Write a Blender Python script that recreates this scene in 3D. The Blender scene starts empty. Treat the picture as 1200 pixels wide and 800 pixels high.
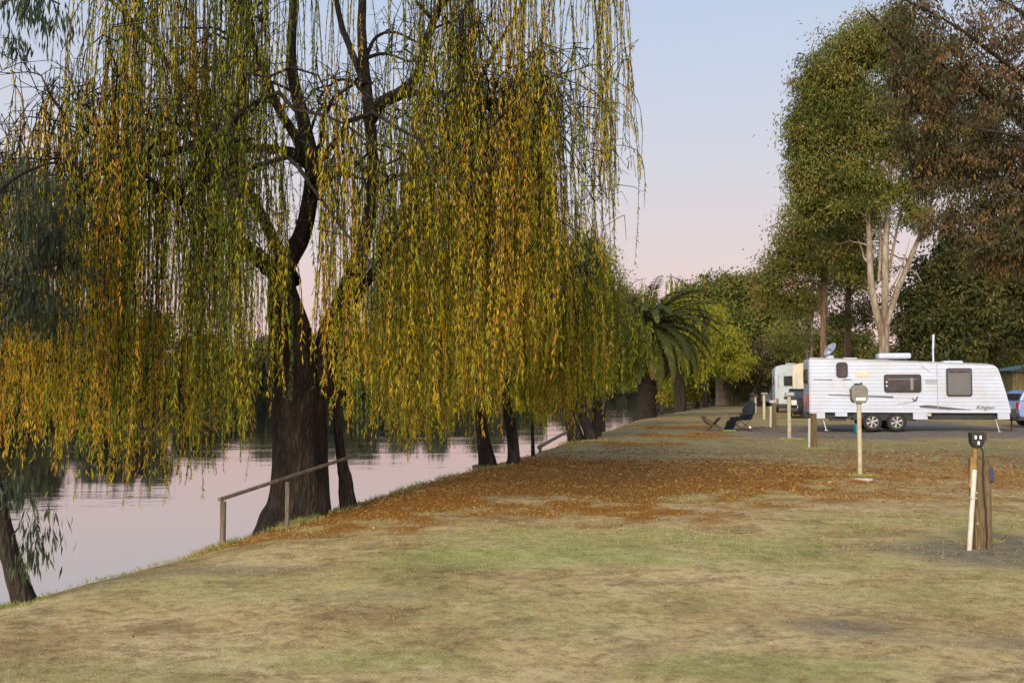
import bpy, bmesh, math, random
import numpy as np
from mathutils import Vector, Matrix
rng = np.random.default_rng(11)
random.seed(11)
R = math.radians
SC = bpy.context.scene
COL = SC.collection

# ------------------------------------------------------------------ camera
F = 1167.0                      # focal length in pixels of a 1200 px wide frame
HOR = 458.0                     # horizon row
CAMZ = 1.6
PITCH = math.atan((HOR - 400) / F)
cam = bpy.data.cameras.new('camera')
cam.sensor_width = 36.0
cam.lens = 36.0 * F / 1200.0
cam.clip_start = 0.05
cam.clip_end = 4000
camo = bpy.data.objects.new('camera', cam)
COL.objects.link(camo)
camo.location = (0, 0, CAMZ)
camo.rotation_euler = (math.pi / 2 + PITCH, 0, 0)
SC.camera = camo

def at(px, py, Y):
    """world point seen at photo pixel px,py at forward distance Y (metres)"""
    a = (px - 600) / F
    b = (400 - py) / F
    dy = math.cos(PITCH) - b * math.sin(PITCH)
    dz = math.sin(PITCH) + b * math.cos(PITCH)
    s = Y / dy
    return Vector((a * s, Y, CAMZ + dz * s))

def project(P):
    P = np.asarray(P, float)
    x, y, z = P[..., 0], P[..., 1], P[..., 2] - CAMZ
    f = y * math.cos(PITCH) + z * math.sin(PITCH)
    u = -y * math.sin(PITCH) + z * math.cos(PITCH)
    f = np.maximum(f, 0.01)
    return 600 + F * x / f, 400 - F * u / f

# ------------------------------------------------------------------ tags / objects
def tag(o, label=None, cat=None, group=None, kind=None):
    if label: o['label'] = label
    if cat: o['category'] = cat
    if group: o['group'] = group
    if kind: o['kind'] = kind
    return o

def empty(name, loc, label, cat, group=None, rz=0.0):
    o = bpy.data.objects.new(name, None)
    o.empty_display_size = 0.2
    COL.objects.link(o)
    o.location = loc
    o.rotation_euler = (0, 0, rz)
    return tag(o, label, cat, group)

def link(name, me, parent=None, mat=None):
    o = bpy.data.objects.new(name, me)
    COL.objects.link(o)
    if mat is not None: me.materials.append(mat)
    if parent is not None: o.parent = parent
    return o

def copy_tree(o, parent=None):
    c = o.copy()
    COL.objects.link(c)
    if parent is not None: c.parent = parent
    for ch in list(o.children):
        copy_tree(ch, c)
    return c

# ------------------------------------------------------------------ numpy noise
_tab = np.random.default_rng(5).random((256, 256))
def vnoise(x, y):
    xi = np.floor(x).astype(int); yi = np.floor(y).astype(int)
    fx = x - xi; fy = y - yi
    fx = fx * fx * (3 - 2 * fx); fy = fy * fy * (3 - 2 * fy)
    g = lambda i, j: _tab[i % 256, j % 256]
    return (g(xi, yi) * (1 - fx) + g(xi + 1, yi) * fx) * (1 - fy) + (g(xi, yi + 1) * (1 - fx) + g(xi + 1, yi + 1) * fx) * fy
def fbm(x, y, o=4):
    s = 0; a = 0.5; t = 0
    for k in range(o):
        s = s + a * vnoise(x * 2 ** k + 17.3 * k, y * 2 ** k + 5.1 * k); t += a; a *= 0.5
    return s / t
def sstep(a, b, x):
    t = np.clip((x - a) / (b - a), 0, 1)
    return t * t * (3 - 2 * t)

# ------------------------------------------------------------------ mesh helpers
def np_mesh(name, V, Q, mat, parent=None, attrs=None, smooth=False):
    V = np.asarray(V, np.float32); Q = np.asarray(Q, np.int32)
    me = bpy.data.meshes.new(name)
    me.vertices.add(len(V)); me.vertices.foreach_set('co', V.ravel())
    k = Q.shape[1]
    me.loops.add(Q.size); me.loops.foreach_set('vertex_index', Q.ravel())
    me.polygons.add(len(Q)); me.polygons.foreach_set('loop_start', np.arange(0, Q.size, k, dtype=np.int32))
    if smooth: me.polygons.foreach_set('use_smooth', np.ones(len(Q), bool))
    me.update(calc_edges=True)
    for nm, (dom, arr) in (attrs or {}).items():
        a = me.attributes.new(nm, 'FLOAT', dom)
        a.data.foreach_set('value', np.asarray(arr, np.float32))
    return link(name, me, parent, mat)

def norm(v):
    return v / np.maximum(np.linalg.norm(v, axis=-1, keepdims=True), 1e-9)

def leaf_geo(P, D, hw, roll=None):
    """diamond leaves with a slight fold: base P, axis vector D, half width hw"""
    n = len(P)
    r = norm(rng.normal(size=(n, 3)))
    W = norm(np.cross(D, r)) * np.reshape(hw, (-1, 1))
    N = norm(np.cross(D, W)) * np.reshape(hw, (-1, 1)) * 0.3
    V = np.stack([P, P + D * 0.42 + W + N, P + D, P + D * 0.42 - W + N], 1).reshape(-1, 3)
    Q = np.arange(4 * n).reshape(n, 4)
    return V, Q

def tubes(paths, radii, sides=6):
    paths = np.asarray(paths, float); radii = np.asarray(radii, float)
    n, k, _ = paths.shape
    T = norm(np.gradient(paths, axis=1))
    ref = np.zeros_like(T); ref[..., 0] = 1.0
    bad = np.abs(T[..., 0]) > 0.9
    ref[bad] = (0, 1, 0)
    A = norm(np.cross(T, ref)); B = np.cross(T, A)
    ang = np.linspace(0, 2 * np.pi, sides, endpoint=False)
    V = paths[:, :, None, :] + radii[:, :, None, None] * (np.cos(ang)[None, None, :, None] * A[:, :, None, :] + np.sin(ang)[None, None, :, None] * B[:, :, None, :])
    idx = np.arange(n * k * sides).reshape(n, k, sides)
    a = idx[:, :-1, :]; b = idx[:, 1:, :]
    Q = np.stack([a, np.roll(a, -1, 2), np.roll(b, -1, 2), b], -1).reshape(-1, 4)
    return V.reshape(-1, 3), Q

def spline(pts, k):
    """Catmull-Rom resample; pts (m,d) -> (k,d)"""
    P = np.asarray(pts, float)
    if len(P) == 2: return P[0] + (P[1] - P[0]) * np.linspace(0, 1, k)[:, None]
    P = np.vstack([2 * P[0] - P[1], P, 2 * P[-1] - P[-2]])
    m = len(P) - 3
    t = np.linspace(0, m, k); i = np.minimum(t.astype(int), m - 1); u = (t - i)[:, None]
    p0, p1, p2, p3 = P[i], P[i + 1], P[i + 2], P[i + 3]
    return 0.5 * (2 * p1 + (p2 - p0) * u + (2 * p0 - 5 * p1 + 4 * p2 - p3) * u ** 2 + (3 * p1 - p0 - 3 * p2 + p3) * u ** 3)

class Geo:
    def __init__(self): self.V = []; self.Q = []; self.n = 0
    def add(self, V, Q):
        if len(V) == 0: return
        self.V.append(V); self.Q.append(Q + self.n); self.n += len(V)
    def limb(self, pts, k=14, sides=10, rough=0.0, flute=0.0):
        """pts rows: x,y,z,r"""
        S = spline(pts, k)
        S[:, 3] = np.maximum(S[:, 3], 0.004)
        if rough: S[:, :3] += rng.normal(size=(k, 3)) * rough * S[:, 3:4]
        if flute:
            sides = 36
            V, Q = tubes(S[None, :, :3], S[None, :, 3], sides)
            th = np.tile(np.arange(sides) / sides * 2 * np.pi, k); hh = np.repeat(np.linspace(0, 1, k), sides)
            f = 1 + flute * (0.55 * np.sin(5 * th + 2.0 * hh + 1) + 0.45 * np.sin(9 * th - 3 * hh) + 0.5 * (fbm(th * 3.2 + 7, hh * 9, 3) - 0.5) * 2)
            f = f + 0.16 * flute / 0.08 * np.clip(0.3 - hh, 0, 1) * (1 + np.sin(5 * th + 1))
            C = np.repeat(S[:, :3], sides, 0)
            V = C + (V - C) * f[:, None]
            self.add(V, Q)
            return S
        V, Q = tubes(S[None, :, :3], S[None, :, 3], sides)
        self.add(V, Q)
        return S
    def build(self, name, mat, parent=None, smooth=True, attrs=None):
        return np_mesh(name, np.vstack(self.V), np.vstack(self.Q), mat, parent, attrs, smooth)

class MB:
    """hard-surface mesh builder"""
    def __init__(self): self.bm = bmesh.new()
    def _xf(self, vs, rot, c):
        if rot is not None: bmesh.ops.transform(self.bm, matrix=rot.to_4x4(), verts=vs)
        bmesh.ops.translate(self.bm, vec=Vector(c), verts=vs)
    def box(self, c, s, bev=0.0, rot=None, seg=2):
        r = bmesh.ops.create_cube(self.bm, size=1.0)
        vs = r['verts']
        bmesh.ops.scale(self.bm, vec=Vector(s), verts=vs)
        if bev > 0:
            es = list({e for v in vs for e in v.link_edges})
            rb = bmesh.ops.bevel(self.bm, geom=es, offset=bev, segments=seg, affect='EDGES', profile=0.5)
            vs = list({v for f in rb['faces'] for v in f.verts} | {v for v in vs if v.is_valid})
        self._xf(vs, rot, c)
        return self
    def cyl(self, p0, p1, r0, r1=None, n=16, cap=True):
        p0 = Vector(p0); p1 = Vector(p1); d = p1 - p0
        r1 = r0 if r1 is None else r1
        r = bmesh.ops.create_cone(self.bm, cap_ends=cap, segments=n, radius1=r0, radius2=max(r1, 1e-4), depth=d.length)
        q = d.to_track_quat('Z', 'Y').to_matrix()
        self._xf(r['verts'], q, (p0 + p1) / 2)
        return self
    def prism(self, poly, y0, y1, bev=0.0, axis='y'):
        """poly in (x,z), extruded along y (axis='y'); axis='x' takes poly as (y,z)"""
        f = (lambda a, b, t: (a, t, b)) if axis == 'y' else ((lambda a, b, t: (t, a, b)) if axis == 'x' else (lambda a, b, t: (a, b, t)))
        A = [self.bm.verts.new(f(a, b, y0)) for a, b in poly]
        B = [self.bm.verts.new(f(a, b, y1)) for a, b in poly]
        fs = [self.bm.faces.new(A), self.bm.faces.new(B[::-1])]
        n = len(poly)
        for i in range(n):
            fs.append(self.bm.faces.new((A[i], B[i], B[(i + 1) % n], A[(i + 1) % n])))
        bmesh.ops.recalc_face_normals(self.bm, faces=fs)
        if bev > 0:
            es = list({e for g in fs for e in g.edges})
            bmesh.ops.bevel(self.bm, geom=es, offset=bev, segments=2, affect='EDGES', profile=0.5)
        return self
    def ball(self, c, s, sub=2, jit=0.0, rot=None):
        r = bmesh.ops.create_icosphere(self.bm, subdivisions=sub, radius=1.0)
        vs = r['verts']
        for v in vs:
            v.co *= 1 + random.uniform(-jit, jit)
        bmesh.ops.scale(self.bm, vec=Vector(s), verts=vs)
        self._xf(vs, rot, c)
        return self
    def quad(self, a, b, c, d):
        self.bm.faces.new([self.bm.verts.new(p) for p in (a, b, c, d)])
        return self
    def build(self, name, mat, parent=None, smooth=False, loc=None):
        me = bpy.data.meshes.new(name)
        bmesh.ops.recalc_face_normals(self.bm, faces=self.bm.faces)
        if smooth:
            for f in self.bm.faces: f.smooth = True
        self.bm.to_mesh(me); self.bm.free()
        if smooth:
            try: me.set_sharp_from_angle(angle=R(35))
            except Exception: pass
        o = link(name, me, parent, mat)
        if loc is not None: o.location = loc
        return o

# ------------------------------------------------------------------ materials
def mat_new(name):
    m = bpy.data.materials.new(name); m.use_nodes = True
    nt = m.node_tree; nt.nodes.clear()
    out = nt.nodes.new('ShaderNodeOutputMaterial')
    return m, nt, out
def N(nt, t, **kw):
    n = nt.nodes.new(t)
    for k, v in kw.items():
        if k in n.inputs: n.inputs[k].default_value = v
        else: setattr(n, k, v)
    return n
def ramp(nt, stops):
    n = nt.nodes.new('ShaderNodeValToRGB')
    el = n.color_ramp.elements
    while len(el) > 1: el.remove(el[-1])
    el[0].position = stops[0][0]; el[0].color = (*stops[0][1], 1)
    for p, c in stops[1:]:
        e = el.new(p); e.color = (*c, 1)
    return n
def mixc(nt, f, a, b, blend='MIX'):
    n = nt.nodes.new('ShaderNodeMix'); n.data_type = 'RGBA'; n.blend_type = blend
    for s, v in ((n.inputs[0], f), (n.inputs[6], a), (n.inputs[7], b)):
        if hasattr(v, 'links') or isinstance(v, bpy.types.NodeSocket): nt.links.new(v, s)
        elif isinstance(v, (int, float)): s.default_value = v
        else: s.default_value = (*v, 1)
    return n.outputs[2]

def paint(name, col, rough=0.5, metal=0.0, dirt=0.12, scale=3.0, spec=0.5, bump=0.0, coat=0.0):
    """painted / plastic / metal surface with faint blotches of dirt"""
    m, nt, out = mat_new(name)
    b = N(nt, 'ShaderNodeBsdfPrincipled', Roughness=rough, Metallic=metal)
    b.inputs['Specular IOR Level'].default_value = spec
    b.inputs['Coat Weight'].default_value = coat
    tc = N(nt, 'ShaderNodeTexCoord')
    no = N(nt, 'ShaderNodeTexNoise', Scale=scale, Detail=6.0, Roughness=0.65)
    nt.links.new(tc.outputs['Object'], no.inputs['Vector'])
    d = tuple(c * (1 - dirt * 3) * f for c, f in zip(col, (1.0, 0.93, 0.82)))
    r = ramp(nt, [(0.35, d), (0.62, col)])
    nt.links.new(no.outputs['Fac'], r.inputs[0])
    nt.links.new(r.outputs[0], b.inputs['Base Color'])
    if bump:
        bp = N(nt, 'ShaderNodeBump', Strength=bump, Distance=0.01)
        no2 = N(nt, 'ShaderNodeTexNoise', Scale=scale * 8, Detail=5.0)
        nt.links.new(tc.outputs['Object'], no2.inputs['Vector'])
        nt.links.new(no2.outputs['Fac'], bp.inputs['Height']); nt.links.new(bp.outputs[0], b.inputs['Normal'])
    nt.links.new(b.outputs[0], out.inputs[0])
    return m

def bark(name, stops, scale=4.0, stretch=0.18, bump=0.9, dist=0.05):
    m, nt, out = mat_new(name)
    b = N(nt, 'ShaderNodeBsdfPrincipled', Roughness=0.92)
    b.inputs['Specular IOR Level'].default_value = 0.15
    tc = N(nt, 'ShaderNodeTexCoord'); mp = N(nt, 'ShaderNodeMapping')
    mp.inputs['Scale'].default_value = (1, 1, stretch)
    nt.links.new(tc.outputs['Object'], mp.inputs[0])
    n1 = N(nt, 'ShaderNodeTexNoise', Scale=scale, Detail=8.0, Roughness=0.7, Distortion=0.6)
    n2 = N(nt, 'ShaderNodeTexVoronoi', Scale=scale * 4.5, feature='DISTANCE_TO_EDGE')
    nt.links.new(mp.outputs[0], n1.inputs['Vector']); nt.links.new(mp.outputs[0], n2.inputs['Vector'])
    r = ramp(nt, stops); nt.links.new(n1.outputs['Fac'], r.inputs[0])
    r2 = ramp(nt, [(0.0, (0.55, 0.53, 0.5)), (0.22, (1, 1, 1))]); nt.links.new(n2.outputs['Distance'], r2.inputs[0])
    c = mixc(nt, 0.8, r.outputs[0], r2.outputs[0], 'MULTIPLY')
    nt.links.new(c, b.inputs['Base Color'])
    bp = N(nt, 'ShaderNodeBump', Strength=bump, Distance=dist)
    ad = N(nt, 'ShaderNodeMath', operation='ADD'); nt.links.new(n1.outputs['Fac'], ad.inputs[0]); nt.links.new(n2.outputs['Distance'], ad.inputs[1])
    nt.links.new(ad.outputs[0], bp.inputs['Height']); nt.links.new(bp.outputs[0], b.inputs['Normal'])
    nt.links.new(b.outputs[0], out.inputs[0])
    return m

def leafmat(name, stops, trans=0.35, rough=0.6):
    m, nt, out = mat_new(name)
    at_ = N(nt, 'ShaderNodeAttribute', attribute_name='tint')
    r = ramp(nt, stops); nt.links.new(at_.outputs['Fac'], r.inputs[0])
    b = N(nt, 'ShaderNodeBsdfPrincipled', Roughness=rough)
    b.inputs['Specular IOR Level'].default_value = 0.25
    t = N(nt, 'ShaderNodeBsdfTranslucent')
    mx = N(nt, 'ShaderNodeMixShader'); mx.inputs[0].default_value = trans
    nt.links.new(r.outputs[0], b.inputs['Base Color']); nt.links.new(r.outputs[0], t.inputs['Color'])
    nt.links.new(b.outputs[0], mx.inputs[1]); nt.links.new(t.outputs[0], mx.inputs[2])
    nt.links.new(mx.outputs[0], out.inputs[0])
    return m

def glassmat(name, col, rough=0.08):
    m, nt, out = mat_new(name)
    b = N(nt, 'ShaderNodeBsdfPrincipled', Roughness=rough)
    tc = N(nt, 'ShaderNodeTexCoord'); no = N(nt, 'ShaderNodeTexNoise', Scale=2.5, Detail=2.0)
    nt.links.new(tc.outputs['Object'], no.inputs[0])
    r = ramp(nt, [(0.4, col), (0.65, tuple(c * 2.2 for c in col))]); nt.links.new(no.outputs['Fac'], r.inputs[0])
    nt.links.new(r.outputs[0], b.inputs['Base Color']); b.inputs['Specular IOR Level'].default_value = 0.6
    nt.links.new(b.outputs[0], out.inputs[0])
    return m

M = {}
M['willow_bark'] = bark('willow_bark', [(0.28, (0.012, 0.010, 0.008)), (0.5, (0.040, 0.031, 0.024)), (0.62, (0.075, 0.06, 0.045)), (0.8, (0.11, 0.10, 0.07))], 4.0, 0.3, 1.0, 0.08)
M['dark_bark'] = bark('dark_bark', [(0.3, (0.02, 0.016, 0.012)), (0.6, (0.065, 0.05, 0.037)), (0.8, (0.12, 0.09, 0.07))], 5)
M['gum_bark'] = bark('gum_bark', [(0.3, (0.16, 0.10, 0.06)), (0.48, (0.29, 0.235, 0.17)), (0.7, (0.42, 0.37, 0.29))], 0.9, 0.25, 0.35, 0.03)
M['brown_gum_bark'] = bark('brown_gum_bark', [(0.3, (0.10, 0.06, 0.04)), (0.55, (0.24, 0.16, 0.11)), (0.75, (0.36, 0.27, 0.2))], 1.5, 0.2, 0.5, 0.04)
M['palm_bark'] = bark('palm_bark', [(0.3, (0.02, 0.016, 0.012)), (0.6, (0.06, 0.045, 0.032)), (0.8, (0.13, 0.095, 0.065))], 4, 1.6, 1.0, 0.08)
M['grey_wood'] = bark('weathered_wood', [(0.3, (0.10, 0.08, 0.06)), (0.55, (0.22, 0.175, 0.13)), (0.75, (0.33, 0.27, 0.2))], 9, 0.1, 0.5, 0.01)
M['brown_wood'] = bark('treated_post_wood', [(0.3, (0.075, 0.055, 0.028)), (0.5, (0.17, 0.12, 0.06)), (0.75, (0.27, 0.20, 0.11))], 9, 0.12, 0.6, 0.012)
M['willow_leaf'] = leafmat('willow_leaf', [(0.0, (0.09, 0.14, 0.012)), (0.22, (0.26, 0.30, 0.02)), (0.45, (0.47, 0.41, 0.024)), (0.7, (0.68, 0.46, 0.03)), (0.9, (0.70, 0.38, 0.035)), (1.0, (0.48, 0.22, 0.03))], 0.5)
M['olive_leaf'] = leafmat('olive_leaf', [(0.0, (0.06, 0.09, 0.014)), (0.45, (0.17, 0.19, 0.022)), (0.75, (0.30, 0.27, 0.025)), (1.0, (0.42, 0.29, 0.03))], 0.4)
M['gum_leaf'] = leafmat('gum_leaf', [(0.0, (0.04, 0.055, 0.012)), (0.45, (0.11, 0.13, 0.02)), (0.75, (0.20, 0.20, 0.035)), (1.0, (0.27, 0.17, 0.05))], 0.3)
M['blue_gum_leaf'] = leafmat('blue_gum_leaf', [(0.0, (0.018, 0.032, 0.018)), (0.6, (0.04, 0.06, 0.03)), (1.0, (0.10, 0.11, 0.04))], 0.25)
M['brown_leaf'] = leafmat('brown_leaf', [(0.0, (0.045, 0.055, 0.02)), (0.4, (0.085, 0.08, 0.032)), (0.7, (0.135, 0.085, 0.04)), (1.0, (0.26, 0.15, 0.055))], 0.3)
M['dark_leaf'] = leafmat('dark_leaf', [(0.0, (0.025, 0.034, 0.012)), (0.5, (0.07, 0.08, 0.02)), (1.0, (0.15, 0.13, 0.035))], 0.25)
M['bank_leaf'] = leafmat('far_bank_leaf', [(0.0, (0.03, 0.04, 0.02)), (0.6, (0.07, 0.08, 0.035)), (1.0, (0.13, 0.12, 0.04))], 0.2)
M['pale_green_leaf'] = leafmat('yellow_green_leaf', [(0.0, (0.10, 0.13, 0.015)), (0.5, (0.30, 0.32, 0.03)), (1.0, (0.50, 0.40, 0.035))], 0.45)
M['palm_leaf'] = leafmat('palm_leaf', [(0.0, (0.022, 0.030, 0.007)), (0.6, (0.055, 0.066, 0.012)), (0.9, (0.13, 0.13, 0.025)), (1.0, (0.2, 0.14, 0.06))], 0.15, 0.75)
M['litter'] = leafmat('fallen_leaf', [(0.0, (0.12, 0.06, 0.022)), (0.3, (0.28, 0.13, 0.032)), (0.6, (0.43, 0.20, 0.038)), (0.88, (0.54, 0.31, 0.07)), (1.0, (0.58, 0.44, 0.2))], 0.15)
M['grass'] = leafmat('grass_blade', [(0.0, (0.16, 0.22, 0.03)), (0.5, (0.36, 0.36, 0.10)), (1.0, (0.58, 0.46, 0.22))], 0.3)

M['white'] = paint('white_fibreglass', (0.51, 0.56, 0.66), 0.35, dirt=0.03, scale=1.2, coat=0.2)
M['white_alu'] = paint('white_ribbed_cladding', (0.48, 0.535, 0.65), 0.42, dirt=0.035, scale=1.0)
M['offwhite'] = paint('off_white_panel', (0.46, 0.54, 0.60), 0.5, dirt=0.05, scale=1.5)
M['cream'] = paint('cream_panel', (0.52, 0.47, 0.34), 0.5, dirt=0.05, scale=1.5)
M['cream_pole'] = paint('cream_pole_paint', (0.52, 0.48, 0.33), 0.55, dirt=0.1, scale=7)
M['pvc'] = paint('white_conduit', (0.60, 0.58, 0.50), 0.45, dirt=0.08, scale=8)
M['orange_pole'] = paint('rusty_pole', (0.36, 0.20, 0.07), 0.7, dirt=0.18, scale=12)
M['black'] = paint('black_plastic', (0.018, 0.018, 0.02), 0.5, dirt=0.1)
M['chassis'] = paint('chassis_steel', (0.03, 0.03, 0.034), 0.6, dirt=0.15)
M['rubber'] = paint('tyre_rubber', (0.02, 0.02, 0.021), 0.85, dirt=0.1)
M['alloy'] = paint('alloy_rim', (0.62, 0.63, 0.65), 0.3, 0.7, dirt=0.06)
M['grey_box'] = paint('grey_green_enamel', (0.24, 0.245, 0.215), 0.5, dirt=0.1, scale=6)
M['label_white'] = paint('white_label', (0.82, 0.82, 0.82), 0.5, dirt=0.02)
M['decal'] = paint('charcoal_decal', (0.09, 0.095, 0.11), 0.45, dirt=0.05)
M['decal_pale'] = paint('silver_grey_decal', (0.40, 0.41, 0.44), 0.4, dirt=0.05)
M['sticker'] = paint('faded_yellow_sticker', (0.66, 0.63, 0.45), 0.5, dirt=0.06)
M['glass'] = glassmat('tinted_window', (0.018, 0.02, 0.022))
M['blind'] = paint('window_blind', (0.115, 0.115, 0.12), 0.35, dirt=0.04, spec=0.7)
M['navy'] = paint('navy_canvas', (0.012, 0.013, 0.018), 0.9, dirt=0.1, scale=10)
M['brown_canvas'] = paint('brown_canvas', (0.085, 0.06, 0.045), 0.9, dirt=0.12, scale=10)
M['maroon'] = paint('maroon_canvas', (0.11, 0.04, 0.035), 0.9, dirt=0.1)
M['steel'] = paint('dark_steel_tube', (0.06, 0.06, 0.06), 0.5, 0.3)
M['lime'] = paint('lime_green_mat', (0.23, 0.33, 0.07), 0.8, dirt=0.1, scale=8)
M['red'] = paint('red_lens', (0.42, 0.03, 0.02), 0.25, dirt=0.05)
M['amber'] = paint('amber_lens', (0.6, 0.2, 0.03), 0.3, dirt=0.05)
M['dark_car'] = paint('dark_navy_car_paint', (0.010, 0.010, 0.014), 0.3, dirt=0.08, coat=0.6)
M['blue_car'] = paint('pale_blue_car_paint', (0.22, 0.33, 0.60), 0.3, dirt=0.04, coat=0.6)
M['blue_plastic'] = paint('blue_plastic', (0.035, 0.05, 0.12), 0.5, dirt=0.08)
M['teal_plastic'] = paint('teal_plastic', (0.03, 0.22, 0.28), 0.45, dirt=0.08)
M['green_roof'] = paint('green_metal_roof', (0.05, 0.12, 0.08), 0.5, dirt=0.1)
M['olive_board'] = paint('olive_timber_boards', (0.25, 0.22, 0.09), 0.7, dirt=0.15, scale=5)
M['conc'] = paint('pale_concrete', (0.50, 0.48, 0.44), 0.9, dirt=0.1, scale=10, bump=0.4)
M['rock'] = bark('dark_rock', [(0.3, (0.03, 0.025, 0.02)), (0.6, (0.09, 0.075, 0.06)), (0.8, (0.16, 0.13, 0.1))], 4, 1.0, 0.8, 0.03)

# ------------------------------------------------------------------ terrain
EY = np.array([-60, -20, 0, 7.9, 10.7, 15.3, 21.5, 30, 39.7, 58, 80, 110, 200, 400, 1000.])
EX = np.array([-26, -11.5, -6.2, -4.15, -3.42, -2.45, -0.78, 1.15, 3.4, 7.2, 13, 22, 60, 165, 520.])
WL = -0.8                        # water level
RW = 200.0                        # river width
def edge_x(y):
    y = np.asarray(y, float)
    return np.interp(y, EY, EX) + 0.10 * (fbm(y * 0.9 + 3, y * 0 + 1.5, 3) - 0.5) * 2 * np.clip(y / 10, 0.3, 3)
def bank_s(x, y):
    y = np.asarray(y, float)
    d = 1.0
    sl = (np.interp(y + d, EY, EX) - np.interp(y - d, EY, EX)) / (2 * d)
    return (np.asarray(x, float) - edge_x(y)) / np.sqrt(1 + sl * sl)
def ground_z(x, y):
    x = np.asarray(x, float); y = np.asarray(y, float)
    s = bank_s(x, y)
    und = (fbm(x * 0.18 + 40, y * 0.18 + 9, 3) - 0.5) * 0.22 + (fbm(x * 0.9, y * 0.9, 3) - 0.5) * 0.05
    up = und * np.clip(np.hypot(x, y) / 8, 0.2, 1) * np.clip(s / 2 + 0.4, 0, 1)
    t = np.clip(1.3 - s, 0, None)
    near = up - 0.085 * np.minimum(t, 1.3) ** 2
    near = np.where(s < 0, near + 0.75 * s, near)
    near = np.maximum(near, -3.0)
    sf = -s - RW                   # far bank
    far = np.clip(-3.0 + (sf + 4) * 0.55, -3.0, -0.3) + np.clip(sf - 6, 0, 400) * 0.003
    return np.where(s > -RW * 0.5, near, far)

ang = np.concatenate([np.arange(-38, 38, 0.19), np.arange(38, 322, 4.0)])
rad = np.concatenate([[0.3, 0.8, 1.4], 2.0 * 1.0185 ** np.arange(0, 352)])
AA, RR = np.meshgrid(np.radians(ang), rad, indexing='ij')
GX = RR * np.sin(AA); GY = RR * np.cos(AA)
GZ = ground_z(GX, GY)
na, nr = GX.shape
V = np.stack([GX, GY, GZ], -1).reshape(-1, 3)
V = np.vstack([V, [[0, 0, float(ground_z(0, 0))]]])
idx = np.arange(na * nr).reshape(na, nr)
a0 = idx[:, :-1]; a1 = idx[:, 1:]
Q = np.stack([a0, np.roll(a0, -1, 0), np.roll(a1, -1, 0), a1], -1).reshape(-1, 4)
cen = np.stack([np.full(na, na * nr), np.roll(idx[:, 0], -1), idx[:, 0], idx[:, 0]], -1)
def ell(x, y, cx, cy, rx, ry, soft=0.6, wob=0.35):
    d = np.hypot((x - cx) / rx, (y - cy) / ry) + (fbm(x * 1.3 + cx, y * 1.3 + cy, 3) - 0.5) * 2 * wob
    return 1 - sstep(1 - soft, 1 + soft, d)
def litter_mask(x, y):
    n = fbm(x * 0.55 + 7, y * 0.4 + 3, 4)
    lo = 12.2 + np.clip(x + 2, 0, 20) * 0.45
    n2 = fbm(x * 2.6 + 1, y * 2.2 + 8, 4)
    m = sstep(-3.2, 2.4, (y - lo) + (n - 0.5) * 5 + (n2 - 0.5) * 4) * (1 - sstep(20, 27, y + (n - 0.5) * 5)) * (0.7 + 0.7 * sstep(0.3, 0.6, n2)) * (1 - 0.6 * sstep(2.5, 7, x + (n - 0.5) * 5)) * (1 - sstep(9, 14, x))
    m2 = 1.2 * sstep(27, 31, y) * (1 - sstep(40, 60, y)) * (1 - sstep(3, 13, x - edge_x(y))) * sstep(0.42, 0.6, n) * 0.75
    m3 = sstep(0.5, 0.64, n) * sstep(14, 17, y) * (1 - sstep(24, 30, y)) * 0.3
    bare = ell(x, y, 0.12, 14.55, 0.75, 0.5) + 0.4 * ell(x, y, 2.3, 24.5, 4.0, 0.7)
    return np.clip(np.maximum(np.maximum(m, m2), m3) - bare, 0, 1)
def grass_mask(x, y):
    n = fbm(x * 0.42 + 21, y * 0.75 + 13, 4)
    m = sstep(0.49, 0.62, n)
    b = ell(x, y, 0.9, 10.6, 2.6, 0.9) * 0.7 + ell(x, y, 0.0, 9.3, 1.6, 0.5) * 0.8 + ell(x, y, -1.8, 8.1, 1.9, 0.8) * 0.55 + ell(x, y, 2.8, 9.3, 1.4, 0.8) * .6
    b = b + ell(x, y, -0.8, 6.1, 0.9, 0.35) * 0.7 + ell(x, y, 1.6, 5.9, 1.0, 0.4) * 0.7 + ell(x, y, 10, 21, 5, 2.0) * 0.5 + ell(x, y, 12, 29, 7, 2) * 0.6
    return np.clip((np.maximum(m * 0.36, b * 0.72)) * (1 - litter_mask(x, y) * 0.85), 0, 1)
def dark_mask(x, y):
    b = ell(x, y, 5.4, 9.9, 1.7, 1.0, 0.8, 0.7) + ell(x, y, 2.25, 6.9, 0.5, 0.26) * 0.6 + ell(x, y, 3.4, 6.5, 1.2, 0.2) * 0.5 + ell(x, y, -2.6, 8.9, 1.0, 0.3) * .5 + ell(x, y, -0.9, 7.8, 0.8, .2) * .4
    return np.clip(b, 0, 1)
def gravel_mask(x, y):
    return sstep(33.5, 35.5, y + (fbm(x * .4, y * .4, 3) - .5) * 3) * (1 - sstep(43, 45, y)) * sstep(7, 11, x + (fbm(x * .3 + 5, y * .3, 3) - .5) * 4) + sstep(9, 11, x - y * 0.16) * (1 - sstep(13, 15, x - y * .16)) * sstep(40, 44, y) * (1 - sstep(120, 140, y))

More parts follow.
